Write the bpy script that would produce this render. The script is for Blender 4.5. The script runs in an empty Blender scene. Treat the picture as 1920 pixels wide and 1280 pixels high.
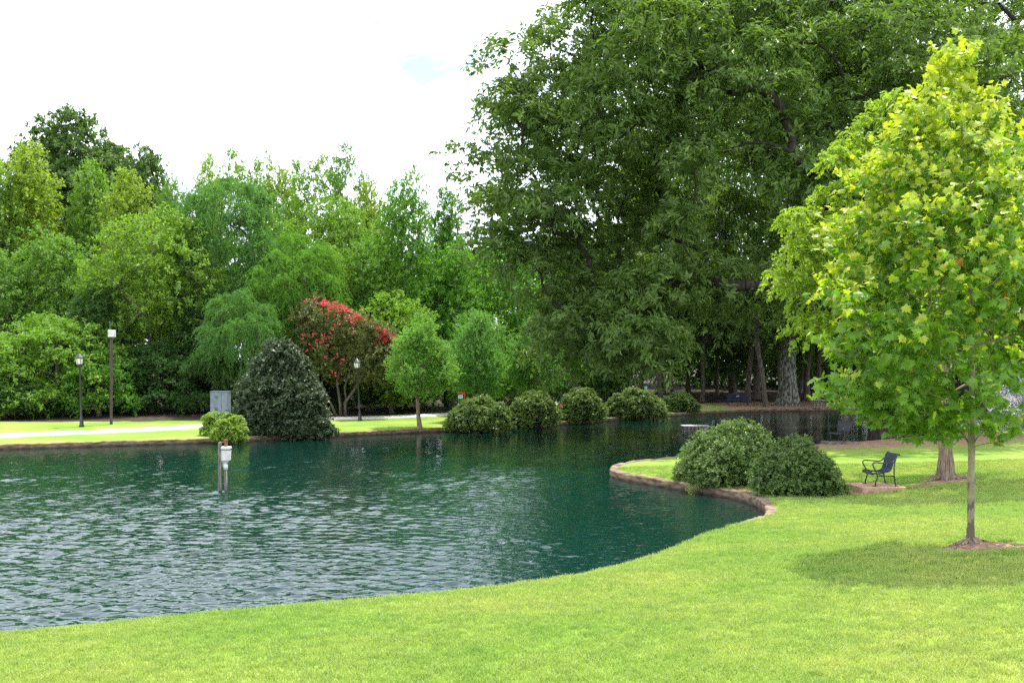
import bpy, math, random
import numpy as np
from mathutils import Vector
R = math.radians
sc = bpy.context.scene
COL = sc.collection
F = 1867.0; EYE = 3.3; HOR = 690.0      # focal length in px of the 1920 px photo, eye height above the water, horizon row

# ------------------------------------------------------------------ camera
cd = bpy.data.cameras.new('camera'); cam = bpy.data.objects.new('camera', cd); COL.objects.link(cam)
cam.location = (0, 0, EYE); cam.rotation_euler = (R(90), 0, 0)
cd.lens = 35; cd.sensor_width = 36; cd.shift_y = 50/1920; cd.clip_end = 3000
sc.camera = cam
# ------------------------------------------------------------------ light
SUN_EL, SUN_AZ = 68.0, 28.0              # azimuth measured from +Y (ahead) towards +X (right)
S = Vector((math.sin(R(SUN_AZ))*math.cos(R(SUN_EL)), math.cos(R(SUN_AZ))*math.cos(R(SUN_EL)), math.sin(R(SUN_EL))))
sl = bpy.data.lights.new('sun', 'SUN'); so = bpy.data.objects.new('sun', sl); COL.objects.link(so)
sl.energy = 5.0; sl.angle = R(.53); sl.color = (1, .955, .88)
so.rotation_euler = (-S).to_track_quat('-Z', 'Y').to_euler(); so.location = (0, 0, 60)
sc.view_settings.view_transform = 'Standard'; sc.view_settings.look = 'None'
sc.view_settings.exposure = .78; sc.view_settings.gamma = 1
sc.cycles.max_bounces = 8; sc.cycles.diffuse_bounces = 3; sc.cycles.glossy_bounces = 3
sc.cycles.transmission_bounces = 5; sc.cycles.sample_clamp_indirect = 6; sc.cycles.use_denoising = False
W = bpy.data.worlds.new('World'); sc.world = W; W.use_nodes = True
def world():
    nt = W.node_tree; nt.nodes.clear(); N = nt.nodes.new; L = nt.links.new
    out = N('ShaderNodeOutputWorld'); bg = N('ShaderNodeBackground'); bg.inputs[1].default_value = .15
    sky = N('ShaderNodeTexSky'); sky.sky_type = 'NISHITA'; sky.sun_disc = False
    sky.sun_elevation = R(SUN_EL); sky.sun_rotation = R(SUN_AZ); sky.air_density = 1.0; sky.dust_density = .6
    tc = N('ShaderNodeTexCoord'); sep = N('ShaderNodeSeparateXYZ'); L(tc.outputs['Generated'], sep.inputs[0])
    zz = N('ShaderNodeMath'); zz.operation = 'MAXIMUM'; zz.inputs[1].default_value = 0; L(sep.outputs[2], zz.inputs[0])
    za = N('ShaderNodeMath'); za.operation = 'ADD'; za.inputs[1].default_value = .16; L(zz.outputs[0], za.inputs[0])
    dx = N('ShaderNodeMath'); dx.operation = 'DIVIDE'; L(sep.outputs[0], dx.inputs[0]); L(za.outputs[0], dx.inputs[1])
    dy = N('ShaderNodeMath'); dy.operation = 'DIVIDE'; L(sep.outputs[1], dy.inputs[0]); L(za.outputs[0], dy.inputs[1])
    cb = N('ShaderNodeCombineXYZ'); L(dx.outputs[0], cb.inputs[0]); L(dy.outputs[0], cb.inputs[1])
    mp = N('ShaderNodeMapping'); mp.inputs['Location'].default_value = (0, 2.3, 0); mp.inputs['Scale'].default_value = (1, 1.15, 1)
    L(cb.outputs[0], mp.inputs[0])
    n1 = N('ShaderNodeTexNoise'); n1.inputs['Scale'].default_value = 1.15; n1.inputs['Detail'].default_value = 7
    n1.inputs['Roughness'].default_value = .55; n1.inputs['Distortion'].default_value = .35; L(mp.outputs[0], n1.inputs[0])
    rp = N('ShaderNodeValToRGB'); rp.color_ramp.elements[0].position = .285; rp.color_ramp.elements[1].position = .385; rp.color_ramp.elements[0].color = (.12, .12, .12, 1); L(n1.outputs[0], rp.inputs[0])
    n2 = N('ShaderNodeTexNoise'); n2.inputs['Scale'].default_value = 2.3; n2.inputs['Detail'].default_value = 6; L(mp.outputs[0], n2.inputs[0])
    r2 = N('ShaderNodeValToRGB'); r2.color_ramp.elements[0].position = .3; r2.color_ramp.elements[1].position = .7
    r2.color_ramp.elements[0].color = (7.6, 8.4, 10.0, 1); r2.color_ramp.elements[1].color = (11.0, 11.6, 12.8, 1); L(n2.outputs[0], r2.inputs[0])
    mx = N('ShaderNodeMix'); mx.data_type = 'RGBA'; L(rp.outputs[0], mx.inputs[0]); L(sky.outputs[0], mx.inputs[6]); L(r2.outputs[0], mx.inputs[7])
    L(mx.outputs[2], bg.inputs[0]); L(bg.outputs[0], out.inputs[0])
world()

# ------------------------------------------------------------------ helpers
def P(px, py, d): return np.array(((px-960)/F*d, d, EYE+(HOR-py)/F*d))
def G(px, py, z=0.0):
    d = F*(EYE-z)/(py-HOR); return np.array(((px-960)/F*d, d))
def nrm(v): return v/np.maximum(np.linalg.norm(v, axis=-1, keepdims=True), 1e-9)
def mesh_np(name, V, Fc, mats, mi=None, smooth=False, attrs=None):
    me = bpy.data.meshes.new(name); V = np.ascontiguousarray(V, np.float32)
    k = Fc.shape[1]; n = len(Fc)
    me.vertices.add(len(V)); me.vertices.foreach_set('co', V.ravel())
    me.loops.add(n*k); me.loops.foreach_set('vertex_index', np.ascontiguousarray(Fc, np.int32).ravel())
    me.polygons.add(n); me.polygons.foreach_set('loop_start', np.arange(0, n*k, k, dtype=np.int32))
    me.polygons.foreach_set('loop_total', np.full(n, k, np.int32))
    if mi is not None: me.polygons.foreach_set('material_index', np.asarray(mi, np.int32))
    me.polygons.foreach_set('use_smooth', np.full(n, smooth, bool))
    for m in (mats if isinstance(mats, (list, tuple)) else [mats]): me.materials.append(m)
    for an, av in (attrs or {}).items():
        a = me.attributes.new(an, 'FLOAT', 'POINT'); a.data.foreach_set('value', np.ascontiguousarray(av, np.float32))
    me.update(calc_edges=True); return me
def link(name, me, parent=None, loc=None):
    o = bpy.data.objects.new(name, me); COL.objects.link(o)
    if parent is not None: o.parent = parent
    if loc is not None: o.location = loc
    return o
def tag(o, label=None, cat=None, group=None, kind=None):
    if label: o['label'] = label
    if cat: o['category'] = cat
    if group: o['group'] = group
    if kind: o['kind'] = kind
    return o
def empty(name, loc, label, cat, group=None, rz=0):
    o = link(name, None, None, loc); o.rotation_euler.z = rz; o.empty_display_size = .3
    return tag(o, label, cat, group)
class MB:
    """collects shapes, links them as one mesh"""
    def __init__(s): s.v = []; s.f = []; s.n = 0
    def add(s, V, Fs): s.v += [tuple(map(float, p)) for p in V]; s.f += [tuple(int(i)+s.n for i in f) for f in Fs]; s.n += len(V); return s
    def box(s, c, d, rz=0, bev=0.0, ry=0):
        hx, hy, hz = [q/2 for q in d]; b = min(bev, hx*.9, hy*.9, hz*.9)
        if b <= 0:
            V = [(x, y, z) for x in (-hx, hx) for y in (-hy, hy) for z in (-hz, hz)]
            Fs = [(0,1,3,2),(4,6,7,5),(0,4,5,1),(2,3,7,6),(0,2,6,4),(1,5,7,3)]
        else:
            V = []; 
            for z, ins in ((-hz, b), (-hz+b, 0), (hz-b, 0), (hz, b)):
                for (sx, sy) in ((-1,-1),(1,-1),(1,1),(-1,1)):
                    ax, ay = hx-ins, hy-ins
                    if sx*sy > 0: V += [(sx*ax, sy*(ay-b), z), (sx*(ax-b), sy*ay, z)][::(1 if sx>0 else 1)]
                    else: V += [(sx*(ax-b), sy*ay, z), (sx*ax, sy*(ay-b), z)]
            Fs = []
            for r in range(3):
                for i in range(8):
                    j = (i+1) % 8; Fs.append((r*8+i, r*8+j, (r+1)*8+j, (r+1)*8+i))
            Fs += [tuple(range(7, -1, -1)), tuple(range(24, 32))]
        ca, sa = math.cos(rz), math.sin(rz); cb, sb = math.cos(ry), math.sin(ry)
        out = []
        for x, y, z in V:
            x, z = x*cb+z*sb, -x*sb+z*cb
            out.append((c[0]+x*ca-y*sa, c[1]+x*sa+y*ca, c[2]+z))
        return s.add(out, Fs)
    def tube(s, pts, rad, n=8, cap=True):
        pts = [Vector(p) for p in pts]; m = len(pts)
        rad = [rad]*m if isinstance(rad, (int, float)) else rad
        V = []; a = None
        for i, p in enumerate(pts):
            t = (pts[min(i+1, m-1)]-pts[max(i-1, 0)]).normalized()
            if a is None:
                a = t.orthogonal().normalized()
            a = (a-t*a.dot(t)).normalized(); b = t.cross(a)
            for k in range(n):
                an = 2*math.pi*k/n; V.append(p+(a*math.cos(an)+b*math.sin(an))*rad[i])
        Fs = [(i*n+k, i*n+(k+1) % n, (i+1)*n+(k+1) % n, (i+1)*n+k) for i in range(m-1) for k in range(n)]
        if cap: Fs += [tuple(range(n-1, -1, -1)), tuple(range((m-1)*n, m*n))]
        return s.add(V, Fs)
    def lathe(s, c, prof, n=16, sq=0):
        V = []
        for r, z in prof:
            for k in range(n):
                an = 2*math.pi*(k+.5)/n; V.append((c[0]+r*math.cos(an), c[1]+r*math.sin(an), c[2]+z))
        m = len(prof)
        Fs = [(i*n+k, i*n+(k+1) % n, (i+1)*n+(k+1) % n, (i+1)*n+k) for i in range(m-1) for k in range(n)]
        Fs += [tuple(range(n-1, -1, -1)), tuple(range((m-1)*n, m*n))]
        return s.add(V, Fs)
    def build(s, name, mat, parent=None, loc=None, smooth=False):
        me = bpy.data.meshes.new(name); me.from_pydata(s.v, [], s.f); me.materials.append(mat)
        if smooth: me.shade_smooth()
        me.update(); return link(name, me, parent, loc)

# ------------------------------------------------------------------ materials
def mat_new(name):
    m = bpy.data.materials.new(name); m.use_nodes = True; nt = m.node_tree; nt.nodes.clear()
    return m, nt, nt.nodes.new, nt.links.new
def leaf_mat(name, a, b, trans=.38, rough=.5, tr_tint=(1.15, 1.25, .45), gloss=.3):
    """leaf: each leaf its own tint between a and b, lets light through"""
    m, nt, N, L = mat_new(name); out = N('ShaderNodeOutputMaterial')
    g = N('ShaderNodeNewGeometry'); oi = N('ShaderNodeObjectInfo')
    rp = N('ShaderNodeMix'); rp.data_type = 'RGBA'; rp.inputs[6].default_value = (*a, 1); rp.inputs[7].default_value = (*b, 1)
    L(g.outputs['Random Per Island'], rp.inputs[0])
    mu = N('ShaderNodeMix'); mu.data_type = 'RGBA'; mu.blend_type = 'MULTIPLY'; mu.inputs[0].default_value = 1
    L(rp.outputs[2], mu.inputs[6]); L(oi.outputs['Color'], mu.inputs[7])
    pr = N('ShaderNodeBsdfPrincipled'); pr.inputs['Roughness'].default_value = rough; pr.inputs['Specular IOR Level'].default_value = gloss
    L(mu.outputs[2], pr.inputs['Base Color'])
    tt = N('ShaderNodeMix'); tt.data_type = 'RGBA'; tt.blend_type = 'MULTIPLY'; tt.inputs[0].default_value = 1; tt.inputs[7].default_value = (*tr_tint, 1)
    L(mu.outputs[2], tt.inputs[6])
    tr = N('ShaderNodeBsdfTranslucent'); L(tt.outputs[2], tr.inputs[0])
    mx = N('ShaderNodeMixShader'); mx.inputs[0].default_value = trans; L(pr.outputs[0], mx.inputs[1]); L(tr.outputs[0], mx.inputs[2])
    L(mx.outputs[0], out.inputs[0]); return m
def noise_mat(name, a, b, scale=8, rough=.8, stretch=(1,1,1), bump=.3, bdist=.02, lo=.35, hi=.65, metal=0, detail=6, spec=.3, tc_out='Object'):
    m, nt, N, L = mat_new(name); out = N('ShaderNodeOutputMaterial'); pr = N('ShaderNodeBsdfPrincipled')
    tc = N('ShaderNodeTexCoord'); mp = N('ShaderNodeMapping'); mp.inputs['Scale'].default_value = stretch; L(tc.outputs[tc_out], mp.inputs[0])
    n = N('ShaderNodeTexNoise'); n.inputs['Scale'].default_value = scale; n.inputs['Detail'].default_value = detail; L(mp.outputs[0], n.inputs[0])
    r = N('ShaderNodeValToRGB'); r.color_ramp.elements[0].position = lo; r.color_ramp.elements[1].position = hi
    r.color_ramp.elements[0].color = (*a, 1); r.color_ramp.elements[1].color = (*b, 1)
    L(n.outputs[0], r.inputs[0]); L(r.outputs[0], pr.inputs['Base Color'])
    pr.inputs['Roughness'].default_value = rough; pr.inputs['Metallic'].default_value = metal; pr.inputs['Specular IOR Level'].default_value = spec
    if bump:
        bp = N('ShaderNodeBump'); bp.inputs['Strength'].default_value = bump; bp.inputs['Distance'].default_value = bdist
        L(n.outputs[0], bp.inputs['Height']); L(bp.outputs[0], pr.inputs['Normal'])
    L(pr.outputs[0], out.inputs[0]); return m
M = {}
M['leaf'] = leaf_mat('broadleaf', (.090, .178, .034), (.168, .290, .050), .48)
M['leaf_oak'] = leaf_mat('oak_leaf', (.078, .14, .032), (.15, .225, .052), .44, gloss=.35)
M['leaf_shrub'] = leaf_mat('shrub_leaf', (.085, .150, .035), (.20, .28, .070), .38, rough=.42, gloss=.5)
M['leaf_dark'] = leaf_mat('glossy_evergreen_leaf', (.030, .058, .024), (.085, .120, .048), .2, rough=.42, gloss=.45)
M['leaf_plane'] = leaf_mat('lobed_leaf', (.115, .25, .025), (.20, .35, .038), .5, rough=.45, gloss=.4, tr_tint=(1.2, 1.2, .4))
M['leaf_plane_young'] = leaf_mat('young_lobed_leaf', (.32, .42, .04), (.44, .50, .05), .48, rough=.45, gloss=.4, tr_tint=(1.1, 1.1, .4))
M['leaf_red'] = leaf_mat('turning_leaf', (.45, .12, .02), (.6, .25, .03), .4)
M['leaf_lime'] = leaf_mat('lime_leaf', (.21, .33, .035), (.33, .44, .052), .5, tr_tint=(1.1, 1.15, .4))
M['blossom'] = leaf_mat('red_blossom', (.50, .04, .06), (.78, .14, .15), .3, tr_tint=(1, .8, .8))
M['grass_blade'] = leaf_mat('grass_blade', (.20, .31, .055), (.37, .46, .13), .42, rough=.55, tr_tint=(1.1, 1.15, .5))
def patchy_blades():
    nt = M['grass_blade'].node_tree; N = nt.nodes.new; L = nt.links.new
    mu = [n for n in nt.nodes if n.type == 'MIX' and n.blend_type == 'MULTIPLY' and n.inputs[7].is_linked][0]
    ge = N('ShaderNodeNewGeometry'); acc = None
    for sc_, lo, hi, p0, p1 in ((.45, (.80, .92, .85), (1.14, 1.03, 1.15), .38, .64), (2.6, (.86, .90, .9), (1.12, 1.06, 1.1), .35, .65), (9, (.85, .88, .9), (1.15, 1.1, 1.15), .35, .65)):
        n = N('ShaderNodeTexNoise'); n.inputs['Scale'].default_value = sc_; n.inputs['Detail'].default_value = 5; L(ge.outputs['Position'], n.inputs[0])
        r = N('ShaderNodeValToRGB'); e = r.color_ramp.elements; e[0].position = p0; e[0].color = (*lo, 1); e[1].position = p1; e[1].color = (*hi, 1); L(n.outputs[0], r.inputs[0])
        if acc is None: acc = r.outputs[0]
        else:
            x = N('ShaderNodeMix'); x.data_type = 'RGBA'; x.blend_type = 'MULTIPLY'; x.inputs[0].default_value = 1; L(acc, x.inputs[6]); L(r.outputs[0], x.inputs[7]); acc = x.outputs[2]
    L(acc, mu.inputs[7])
patchy_blades()
M['bark'] = noise_mat('grey_brown_bark', (.05, .04, .03), (.16, .13, .10), 5, .9, (3, 3, .6), .8, .05)
M['bark_dark'] = noise_mat('shade_toned_oak_bark', (.014, .011, .009), (.045, .037, .03), 5, .9, (2, 2, .5), .8, .05)  # kept extra dark so the colour carries the deep shade below the crowns
M['bark_oak'] = noise_mat('lichen_oak_bark', (.05, .042, .035), (.25, .26, .21), 5, .95, (1.6, 1.6, .5), 1, .06, .42, .6, detail=9)
M['bark_maple'] = noise_mat('furrowed_maple_bark', (.10, .065, .045), (.30, .22, .16), 7, .9, (4, 4, .5), 1, .03)
M['concrete'] = noise_mat('weathered_kerb_concrete', (.075, .050, .032), (.25, .18, .115), 3.5, .9, (1, 1, 3), .5, .02)
M['slab'] = noise_mat('tan_slab', (.34, .20, .13), (.46, .30, .20), 6, .9, bump=.2)
M['path'] = noise_mat('pale_concrete_path', (.50, .47, .41), (.64, .60, .52), 2, .9, bump=.1)
M['black_iron'] = noise_mat('black_painted_iron', (.010, .011, .013), (.022, .023, .028), 30, .4, bump=.05, spec=.5)
M['navy_metal'] = noise_mat('dark_blue_coated_metal', (.018, .026, .05), (.03, .04, .07), 30, .35, bump=.05, spec=.5)
M['white_box'] = noise_mat('white_plastic_box', (.50, .50, .46), (.66, .66, .62), 5, .5, bump=.05)
M['cabinet'] = noise_mat('grey_painted_steel', (.10, .125, .16), (.15, .175, .21), 4, .5, bump=.05)
M['cabinet_dark'] = noise_mat('dark_louvre', (.07, .08, .10), (.10, .12, .14), 4, .6, bump=.05)
M['old_wood'] = noise_mat('wet_weathered_timber', (.09, .08, .07), (.24, .22, .19), 10, .9, (3, 3, .4), .6, .01)
M['rust'] = noise_mat('rust', (.16, .06, .03), (.34, .15, .08), 14, .9)
M['brown_pole'] = noise_mat('brown_wooden_pole', (.04, .03, .028), (.085, .065, .06), 8, .9, (3, 3, .3), .5, .01)
M['stone'] = noise_mat('fieldstone', (.16, .12, .10), (.42, .34, .27), 2.2, .9, bump=.6, bdist=.02)
M['stone_cap'] = noise_mat('grey_stone_cap', (.20, .21, .18), (.36, .36, .32), 6, .85)
M['lamp_glass'] = noise_mat('frosted_lamp_glass', (.62, .60, .56), (.72, .70, .66), 4, .35, bump=0)
M['red_paint'] = noise_mat('red_painted_sheet', (.55, .03, .03), (.65, .05, .04), 10, .5, bump=0)
M['white_paint'] = noise_mat('white_sheet', (.75, .75, .75), (.82, .82, .82), 10, .5, bump=0)
M['cyan_paint'] = noise_mat('pale_blue_sheet', (.20, .55, .72), (.3, .62, .75), 10, .5, bump=0)
M['teal_paint'] = noise_mat('teal_sheet', (.10, .40, .36), (.14, .46, .42), 10, .5, bump=0)
M['tan_board'] = noise_mat('pale_tan_boards', (.36, .30, .24), (.46, .40, .33), 5, .8, bump=.1)
M['deck'] = noise_mat('grey_deck', (.36, .38, .38), (.52, .53, .52), 7, .8, bump=.3)
def plane_bark():
    m, nt, N, L = mat_new('mottled_plane_bark'); out = N('ShaderNodeOutputMaterial'); pr = N('ShaderNodeBsdfPrincipled'); pr.inputs['Roughness'].default_value = .85
    tc = N('ShaderNodeTexCoord'); mp = N('ShaderNodeMapping'); mp.inputs['Scale'].default_value = (6, 6, 3.2); L(tc.outputs['Object'], mp.inputs[0])
    n = N('ShaderNodeTexNoise'); n.inputs['Scale'].default_value = 1.6; n.inputs['Detail'].default_value = 3; n.inputs['Distortion'].default_value = .6; L(mp.outputs[0], n.inputs[0])
    sp = N('ShaderNodeSeparateXYZ'); L(tc.outputs['Object'], sp.inputs[0])
    mr = N('ShaderNodeMapRange'); mr.inputs[1].default_value = .2; mr.inputs[2].default_value = 1.15; mr.inputs[3].default_value = .16; mr.inputs[4].default_value = -.04; L(sp.outputs[2], mr.inputs[0])
    ad = N('ShaderNodeMath'); ad.operation = 'SUBTRACT'; L(n.outputs[0], ad.inputs[0]); L(mr.outputs[0], ad.inputs[1])
    r = N('ShaderNodeValToRGB'); r.color_ramp.interpolation = 'LINEAR'
    e = r.color_ramp.elements; e[0].position = .36; e[0].color = (.11, .085, .06, 1); e[1].position = .42; e[1].color = (.25, .21, .15, 1)
    x = e.new(.48); x.color = (.22, .18, .11, 1); x = e.new(.60); x.color = (.31, .27, .165, 1); x = e.new(.66); x.color = (.27, .21, .14, 1)
    L(ad.outputs[0], r.inputs[0]); L(r.outputs[0], pr.inputs['Base Color'])
    b = N('ShaderNodeBump'); b.inputs['Strength'].default_value = .4; b.inputs['Distance'].default_value = .01; L(r.outputs[0], b.inputs['Height']); L(b.outputs[0], pr.inputs['Normal'])
    L(pr.outputs[0], out.inputs[0]); return m
M['bark_plane'] = plane_bark()
def ground_mat():
    m, nt, N, L = mat_new('lawn_and_soil'); out = N('ShaderNodeOutputMaterial'); pr = N('ShaderNodeBsdfPrincipled')
    pr.inputs['Roughness'].default_value = .85; pr.inputs['Specular IOR Level'].default_value = .15
    tc = N('ShaderNodeTexCoord')
    def noise(s, d=5, st=None):
        n = N('ShaderNodeTexNoise'); n.inputs['Scale'].default_value = s; n.inputs['Detail'].default_value = d
        if st:
            mp = N('ShaderNodeMapping'); mp.inputs['Scale'].default_value = st; L(tc.outputs['Object'], mp.inputs[0]); L(mp.outputs[0], n.inputs[0])
        else: L(tc.outputs['Object'], n.inputs[0])
        return n
    def ramp(src, p0, c0, p1, c1):
        r = N('ShaderNodeValToRGB'); e = r.color_ramp.elements; e[0].position = p0; e[0].color = (*c0, 1); e[1].position = p1; e[1].color = (*c1, 1); L(src, r.inputs[0]); return r
    def mix(f, a, b, bt='MIX'):
        x = N('ShaderNodeMix'); x.data_type = 'RGBA'; x.blend_type = bt
        if isinstance(f, float): x.inputs[0].default_value = f
        else: L(f, x.inputs[0])
        L(a, x.inputs[6]); L(b, x.inputs[7]); return x.outputs[2]
    big = ramp(noise(.35).outputs[0], .38, (.14, .245, .030), .66, (.23, .31, .06))
    fine = ramp(noise(26, 8).outputs[0], .3, (.62, .62, .55), .72, (1.25, 1.2, 1.1))
    mid = ramp(noise(2.2, 6).outputs[0], .3, (.82, .88, .8), .7, (1.1, 1.06, 1.05))
    g = mix(1.0, big.outputs[0], fine.outputs[0], 'MULTIPLY'); g = mix(1.0, g, mid.outputs[0], 'MULTIPLY')
    soil = mix(1.0, ramp(noise(3, 7).outputs[0], .3, (.20, .115, .07), .7, (.36, .23, .15)).outputs[0], ramp(noise(30, 5).outputs[0], .3, (.6, .6, .6), .7, (1.2, 1.2, 1.2)).outputs[0], 'MULTIPLY')
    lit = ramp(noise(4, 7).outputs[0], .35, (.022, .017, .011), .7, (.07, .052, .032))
    def edge(attr, ns, amp):
        a = N('ShaderNodeAttribute'); a.attribute_name = attr
        n = noise(ns, 6); s = N('ShaderNodeMath'); s.operation = 'SUBTRACT'; s.inputs[1].default_value = .5; L(n.outputs[0], s.inputs[0])
        k = N('ShaderNodeMath'); k.operation = 'MULTIPLY_ADD'; k.inputs[1].default_value = amp; L(s.outputs[0], k.inputs[0]); L(a.outputs['Fac'], k.inputs[2])
        r = N('ShaderNodeMapRange'); r.inputs[1].default_value = .4; r.inputs[2].default_value = .6; L(k.outputs[0], r.inputs[0]); return r.outputs[0]
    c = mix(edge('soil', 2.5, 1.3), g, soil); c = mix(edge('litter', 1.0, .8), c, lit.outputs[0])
    L(c, pr.inputs['Base Color'])
    b = N('ShaderNodeBump'); b.inputs['Strength'].default_value = .7; b.inputs['Distance'].default_value = .04; L(noise(22, 8).outputs[0], b.inputs['Height']); L(b.outputs[0], pr.inputs['Normal'])
    L(pr.outputs[0], out.inputs[0]); return m
def water_mat():
    m, nt, N, L = mat_new('green_pond_water'); out = N('ShaderNodeOutputMaterial'); pr = N('ShaderNodeBsdfPrincipled')
    pr.inputs['Base Color'].default_value = (.001, .019, .014, 1); pr.inputs['Roughness'].default_value = .015; pr.inputs['IOR'].default_value = 1.45
    tc = N('ShaderNodeTexCoord')
    def noise(s, st, d=2, dist=0, rot=0):
        mp = N('ShaderNodeMapping'); mp.inputs['Scale'].default_value = st; mp.inputs['Rotation'].default_value = (0, 0, rot); L(tc.outputs['Object'], mp.inputs[0])
        n = N('ShaderNodeTexNoise'); n.inputs['Scale'].default_value = s; n.inputs['Detail'].default_value = d; n.inputs['Distortion'].default_value = dist; n.inputs['Roughness'].default_value = .45
        L(mp.outputs[0], n.inputs[0]); return n.outputs[0]
    def math_(op, a, b, c=None):
        x = N('ShaderNodeMath'); x.operation = op
        for i, v in enumerate((a, b, c)):
            if v is None: continue
            if isinstance(v, (int, float)): x.inputs[i].default_value = v
            else: L(v, x.inputs[i])
        return x.outputs[0]
    h = math_('MULTIPLY_ADD', noise(4.2, (.62, 1.35, 1), 2, .3, R(6)), 1.0, math_('MULTIPLY', noise(9.5, (.7, 1.3, 1), 1, .2, R(-9)), .45))
    h = math_('MULTIPLY_ADD', noise(.55, (.6, 1.3, 1), 1), .8, h)
    sp = N('ShaderNodeSeparateXYZ'); L(tc.outputs['Object'], sp.inputs[0])
    mr = N('ShaderNodeMapRange'); mr.inputs[1].default_value = 16; mr.inputs[2].default_value = 44; mr.inputs[3].default_value = 1; mr.inputs[4].default_value = .42; L(sp.outputs[1], mr.inputs[0])
    gust = N('ShaderNodeMapRange'); gust.inputs[1].default_value = .35; gust.inputs[2].default_value = .6; gust.inputs[3].default_value = .5; gust.inputs[4].default_value = 1; L(noise(.12, (.6, 1, 1), 3, .5), gust.inputs[0])
    st = math_('MULTIPLY', mr.outputs[0], gust.outputs[0])
    b = N('ShaderNodeBump'); b.inputs['Distance'].default_value = .03; L(st, b.inputs['Strength']); L(h, b.inputs['Height']); L(b.outputs[0], pr.inputs['Normal'])
    L(pr.outputs[0], out.inputs[0]); return m

# ------------------------------------------------------------------ terrain
cr = [(-300,1228,.45),(0,1190,.48),(400,1146,.52),(700,1121,.53),(950,1096,.52),(1130,1068,.48),(1280,1028,.44),(1380,992,.35)]
crest = []
for px, py, z in cr:
    g = G(px, py, z); crest.append((g[0], g[1], z))
near = [(-60, 2), (-30, 6), (-14, 9)]
for i, (x, y, z) in enumerate(crest[1:]):
    nx, ny = (-.15, .75) if i < 5 else ((-.35, .6) if i == 5 else (-.5, .4))
    near.append((x+nx, y+ny))
for px, py in [(1447,966),(1450,955),(1440,937),(1400,922),(1350,913),(1280,903),(1200,891),(1160,884),(1148,877),(1160,869),(1200,862),(1270,856),(1350,848),(1450,838),(1540,834),(1600,831),(1700,822),(1780,813),(1860,808),(1920,806),(2100,803)]:
    near.append(tuple(G(px, py, .22)))
near += [(52, 52), (72, 60)]
far = [(-60, 34), (-38, 37)]
for px, py in [(0,833),(150,828),(300,824),(420,820),(500,816),(625,811),(760,804),(850,800),(960,795),(1055,790),(1140,783),(1240,776),(1320,770),(1430,766),(1545,765),(1650,763),(1800,756),(1950,751),(2150,749)]:
    far.append(tuple(G(px, py, .22)))
far += [(90, 96)]
def chaikin(p, k=2):
    p = np.array(p, float)
    for _ in range(k):
        q = np.empty((2*(len(p)-1)+2, 2)); q[0] = p[0]; q[-1] = p[-1]
        q[1:-1:2] = p[:-1]*.75+p[1:]*.25; q[2:-1:2] = p[:-1]*.25+p[1:]*.75; p = q
    return p
NEAR = chaikin(near); FAR = chaikin(far)
POND = np.vstack([NEAR, [(100, 75)], FAR[::-1], [(-75, 18)]])
def seg_dist(pts, poly, closed=False):
    a = poly if closed else poly[:-1]; b = np.roll(poly, -1, 0) if closed else poly[1:]
    best = np.full(len(pts), 1e9); bp = np.zeros((len(pts), 2))
    for p0, p1 in zip(a, b):
        d = p1-p0; t = np.clip(((pts-p0)@d)/max(d@d, 1e-9), 0, 1); q = p0+t[:, None]*d; e = np.linalg.norm(pts-q, axis=1)
        m = e < best; best[m] = e[m]; bp[m] = q[m]
    return best, bp
def inside(pts, poly):
    x, y = pts[:, 0], pts[:, 1]; r = np.zeros(len(pts), bool); j = len(poly)-1
    for i in range(len(poly)):
        xi, yi = poly[i]; xj, yj = poly[j]
        c = ((yi > y) != (yj > y)) & (x < (xj-xi)*(y-yi)/(yj-yi+1e-12)+xi); r ^= c; j = i
    return r
CP = [(0,0,1.7),(-8,3,1.0),(-14,7,.5),(-20,-4,1.6),(10,-6,2.1),(20,8,1.75),(5.94,12.9,1.0),(9,8,1.35),(4.5,9,1.15),(10,16,.85),(9.2,24.8,.24),(11.35,26,.42),(7.0,21.5,.32),
      (14,30,.42),(8,30,.28),(5,29,.26),(15,40,.36),(22,48,.3),(12,20,.62),(22,25,.85),(30,40,.6),(9,27,.26),(6.8,24.3,.25),(40,30,1.2)]+[tuple(c) for c in crest]
CP = np.array(CP)
def tps_k(r): return np.where(r > 0, r*r*np.log(r+1e-9), 0)
_r = np.linalg.norm(CP[:, None, :2]-CP[None, :, :2], axis=2); _n = len(CP)
_A = np.zeros((_n+3, _n+3)); _A[:_n, :_n] = tps_k(_r)+np.eye(_n)*.6; _A[:_n, _n] = 1; _A[:_n, _n+1:] = CP[:, :2]; _A[_n, :_n] = 1; _A[_n+1:, :_n] = CP[:, :2].T
_w = np.linalg.solve(_A, np.r_[CP[:, 2], 0, 0, 0])
def tps(p):
    r = np.linalg.norm(p[:, None]-CP[None, :, :2], axis=2); return tps_k(r)@_w[:_n]+_w[_n]+p@_w[_n+1:]
def fields(p):
    ins = inside(p, POND); dn, _ = seg_dist(p, NEAR); df, _ = seg_dist(p, FAR)
    return ins, dn, df
def height(p):
    p = np.atleast_2d(np.asarray(p, float)); ins, dn, df = fields(p)
    hn = np.clip(tps(p), .2, 2.6); lim = .19+.40*dn
    k = .12; hh = np.clip(.5+.5*(lim-hn)/k, 0, 1); hn = lim*(1-hh)+hn*hh-k*hh*(1-hh)*.6; hn = np.maximum(hn, .19)
    hf = .19+.022*np.minimum(df, 14)+.035*np.clip(df-14, 0, 90)
    hf += .05*np.sin(p[:, 0]*.31+1)*np.sin(p[:, 1]*.23)*np.clip(df/6, 0, 1)
    h = np.where(dn < df, hn, hf)
    return np.where(ins, -1.2, h)
def H(x, y): return float(height([(x, y)])[0])
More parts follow.
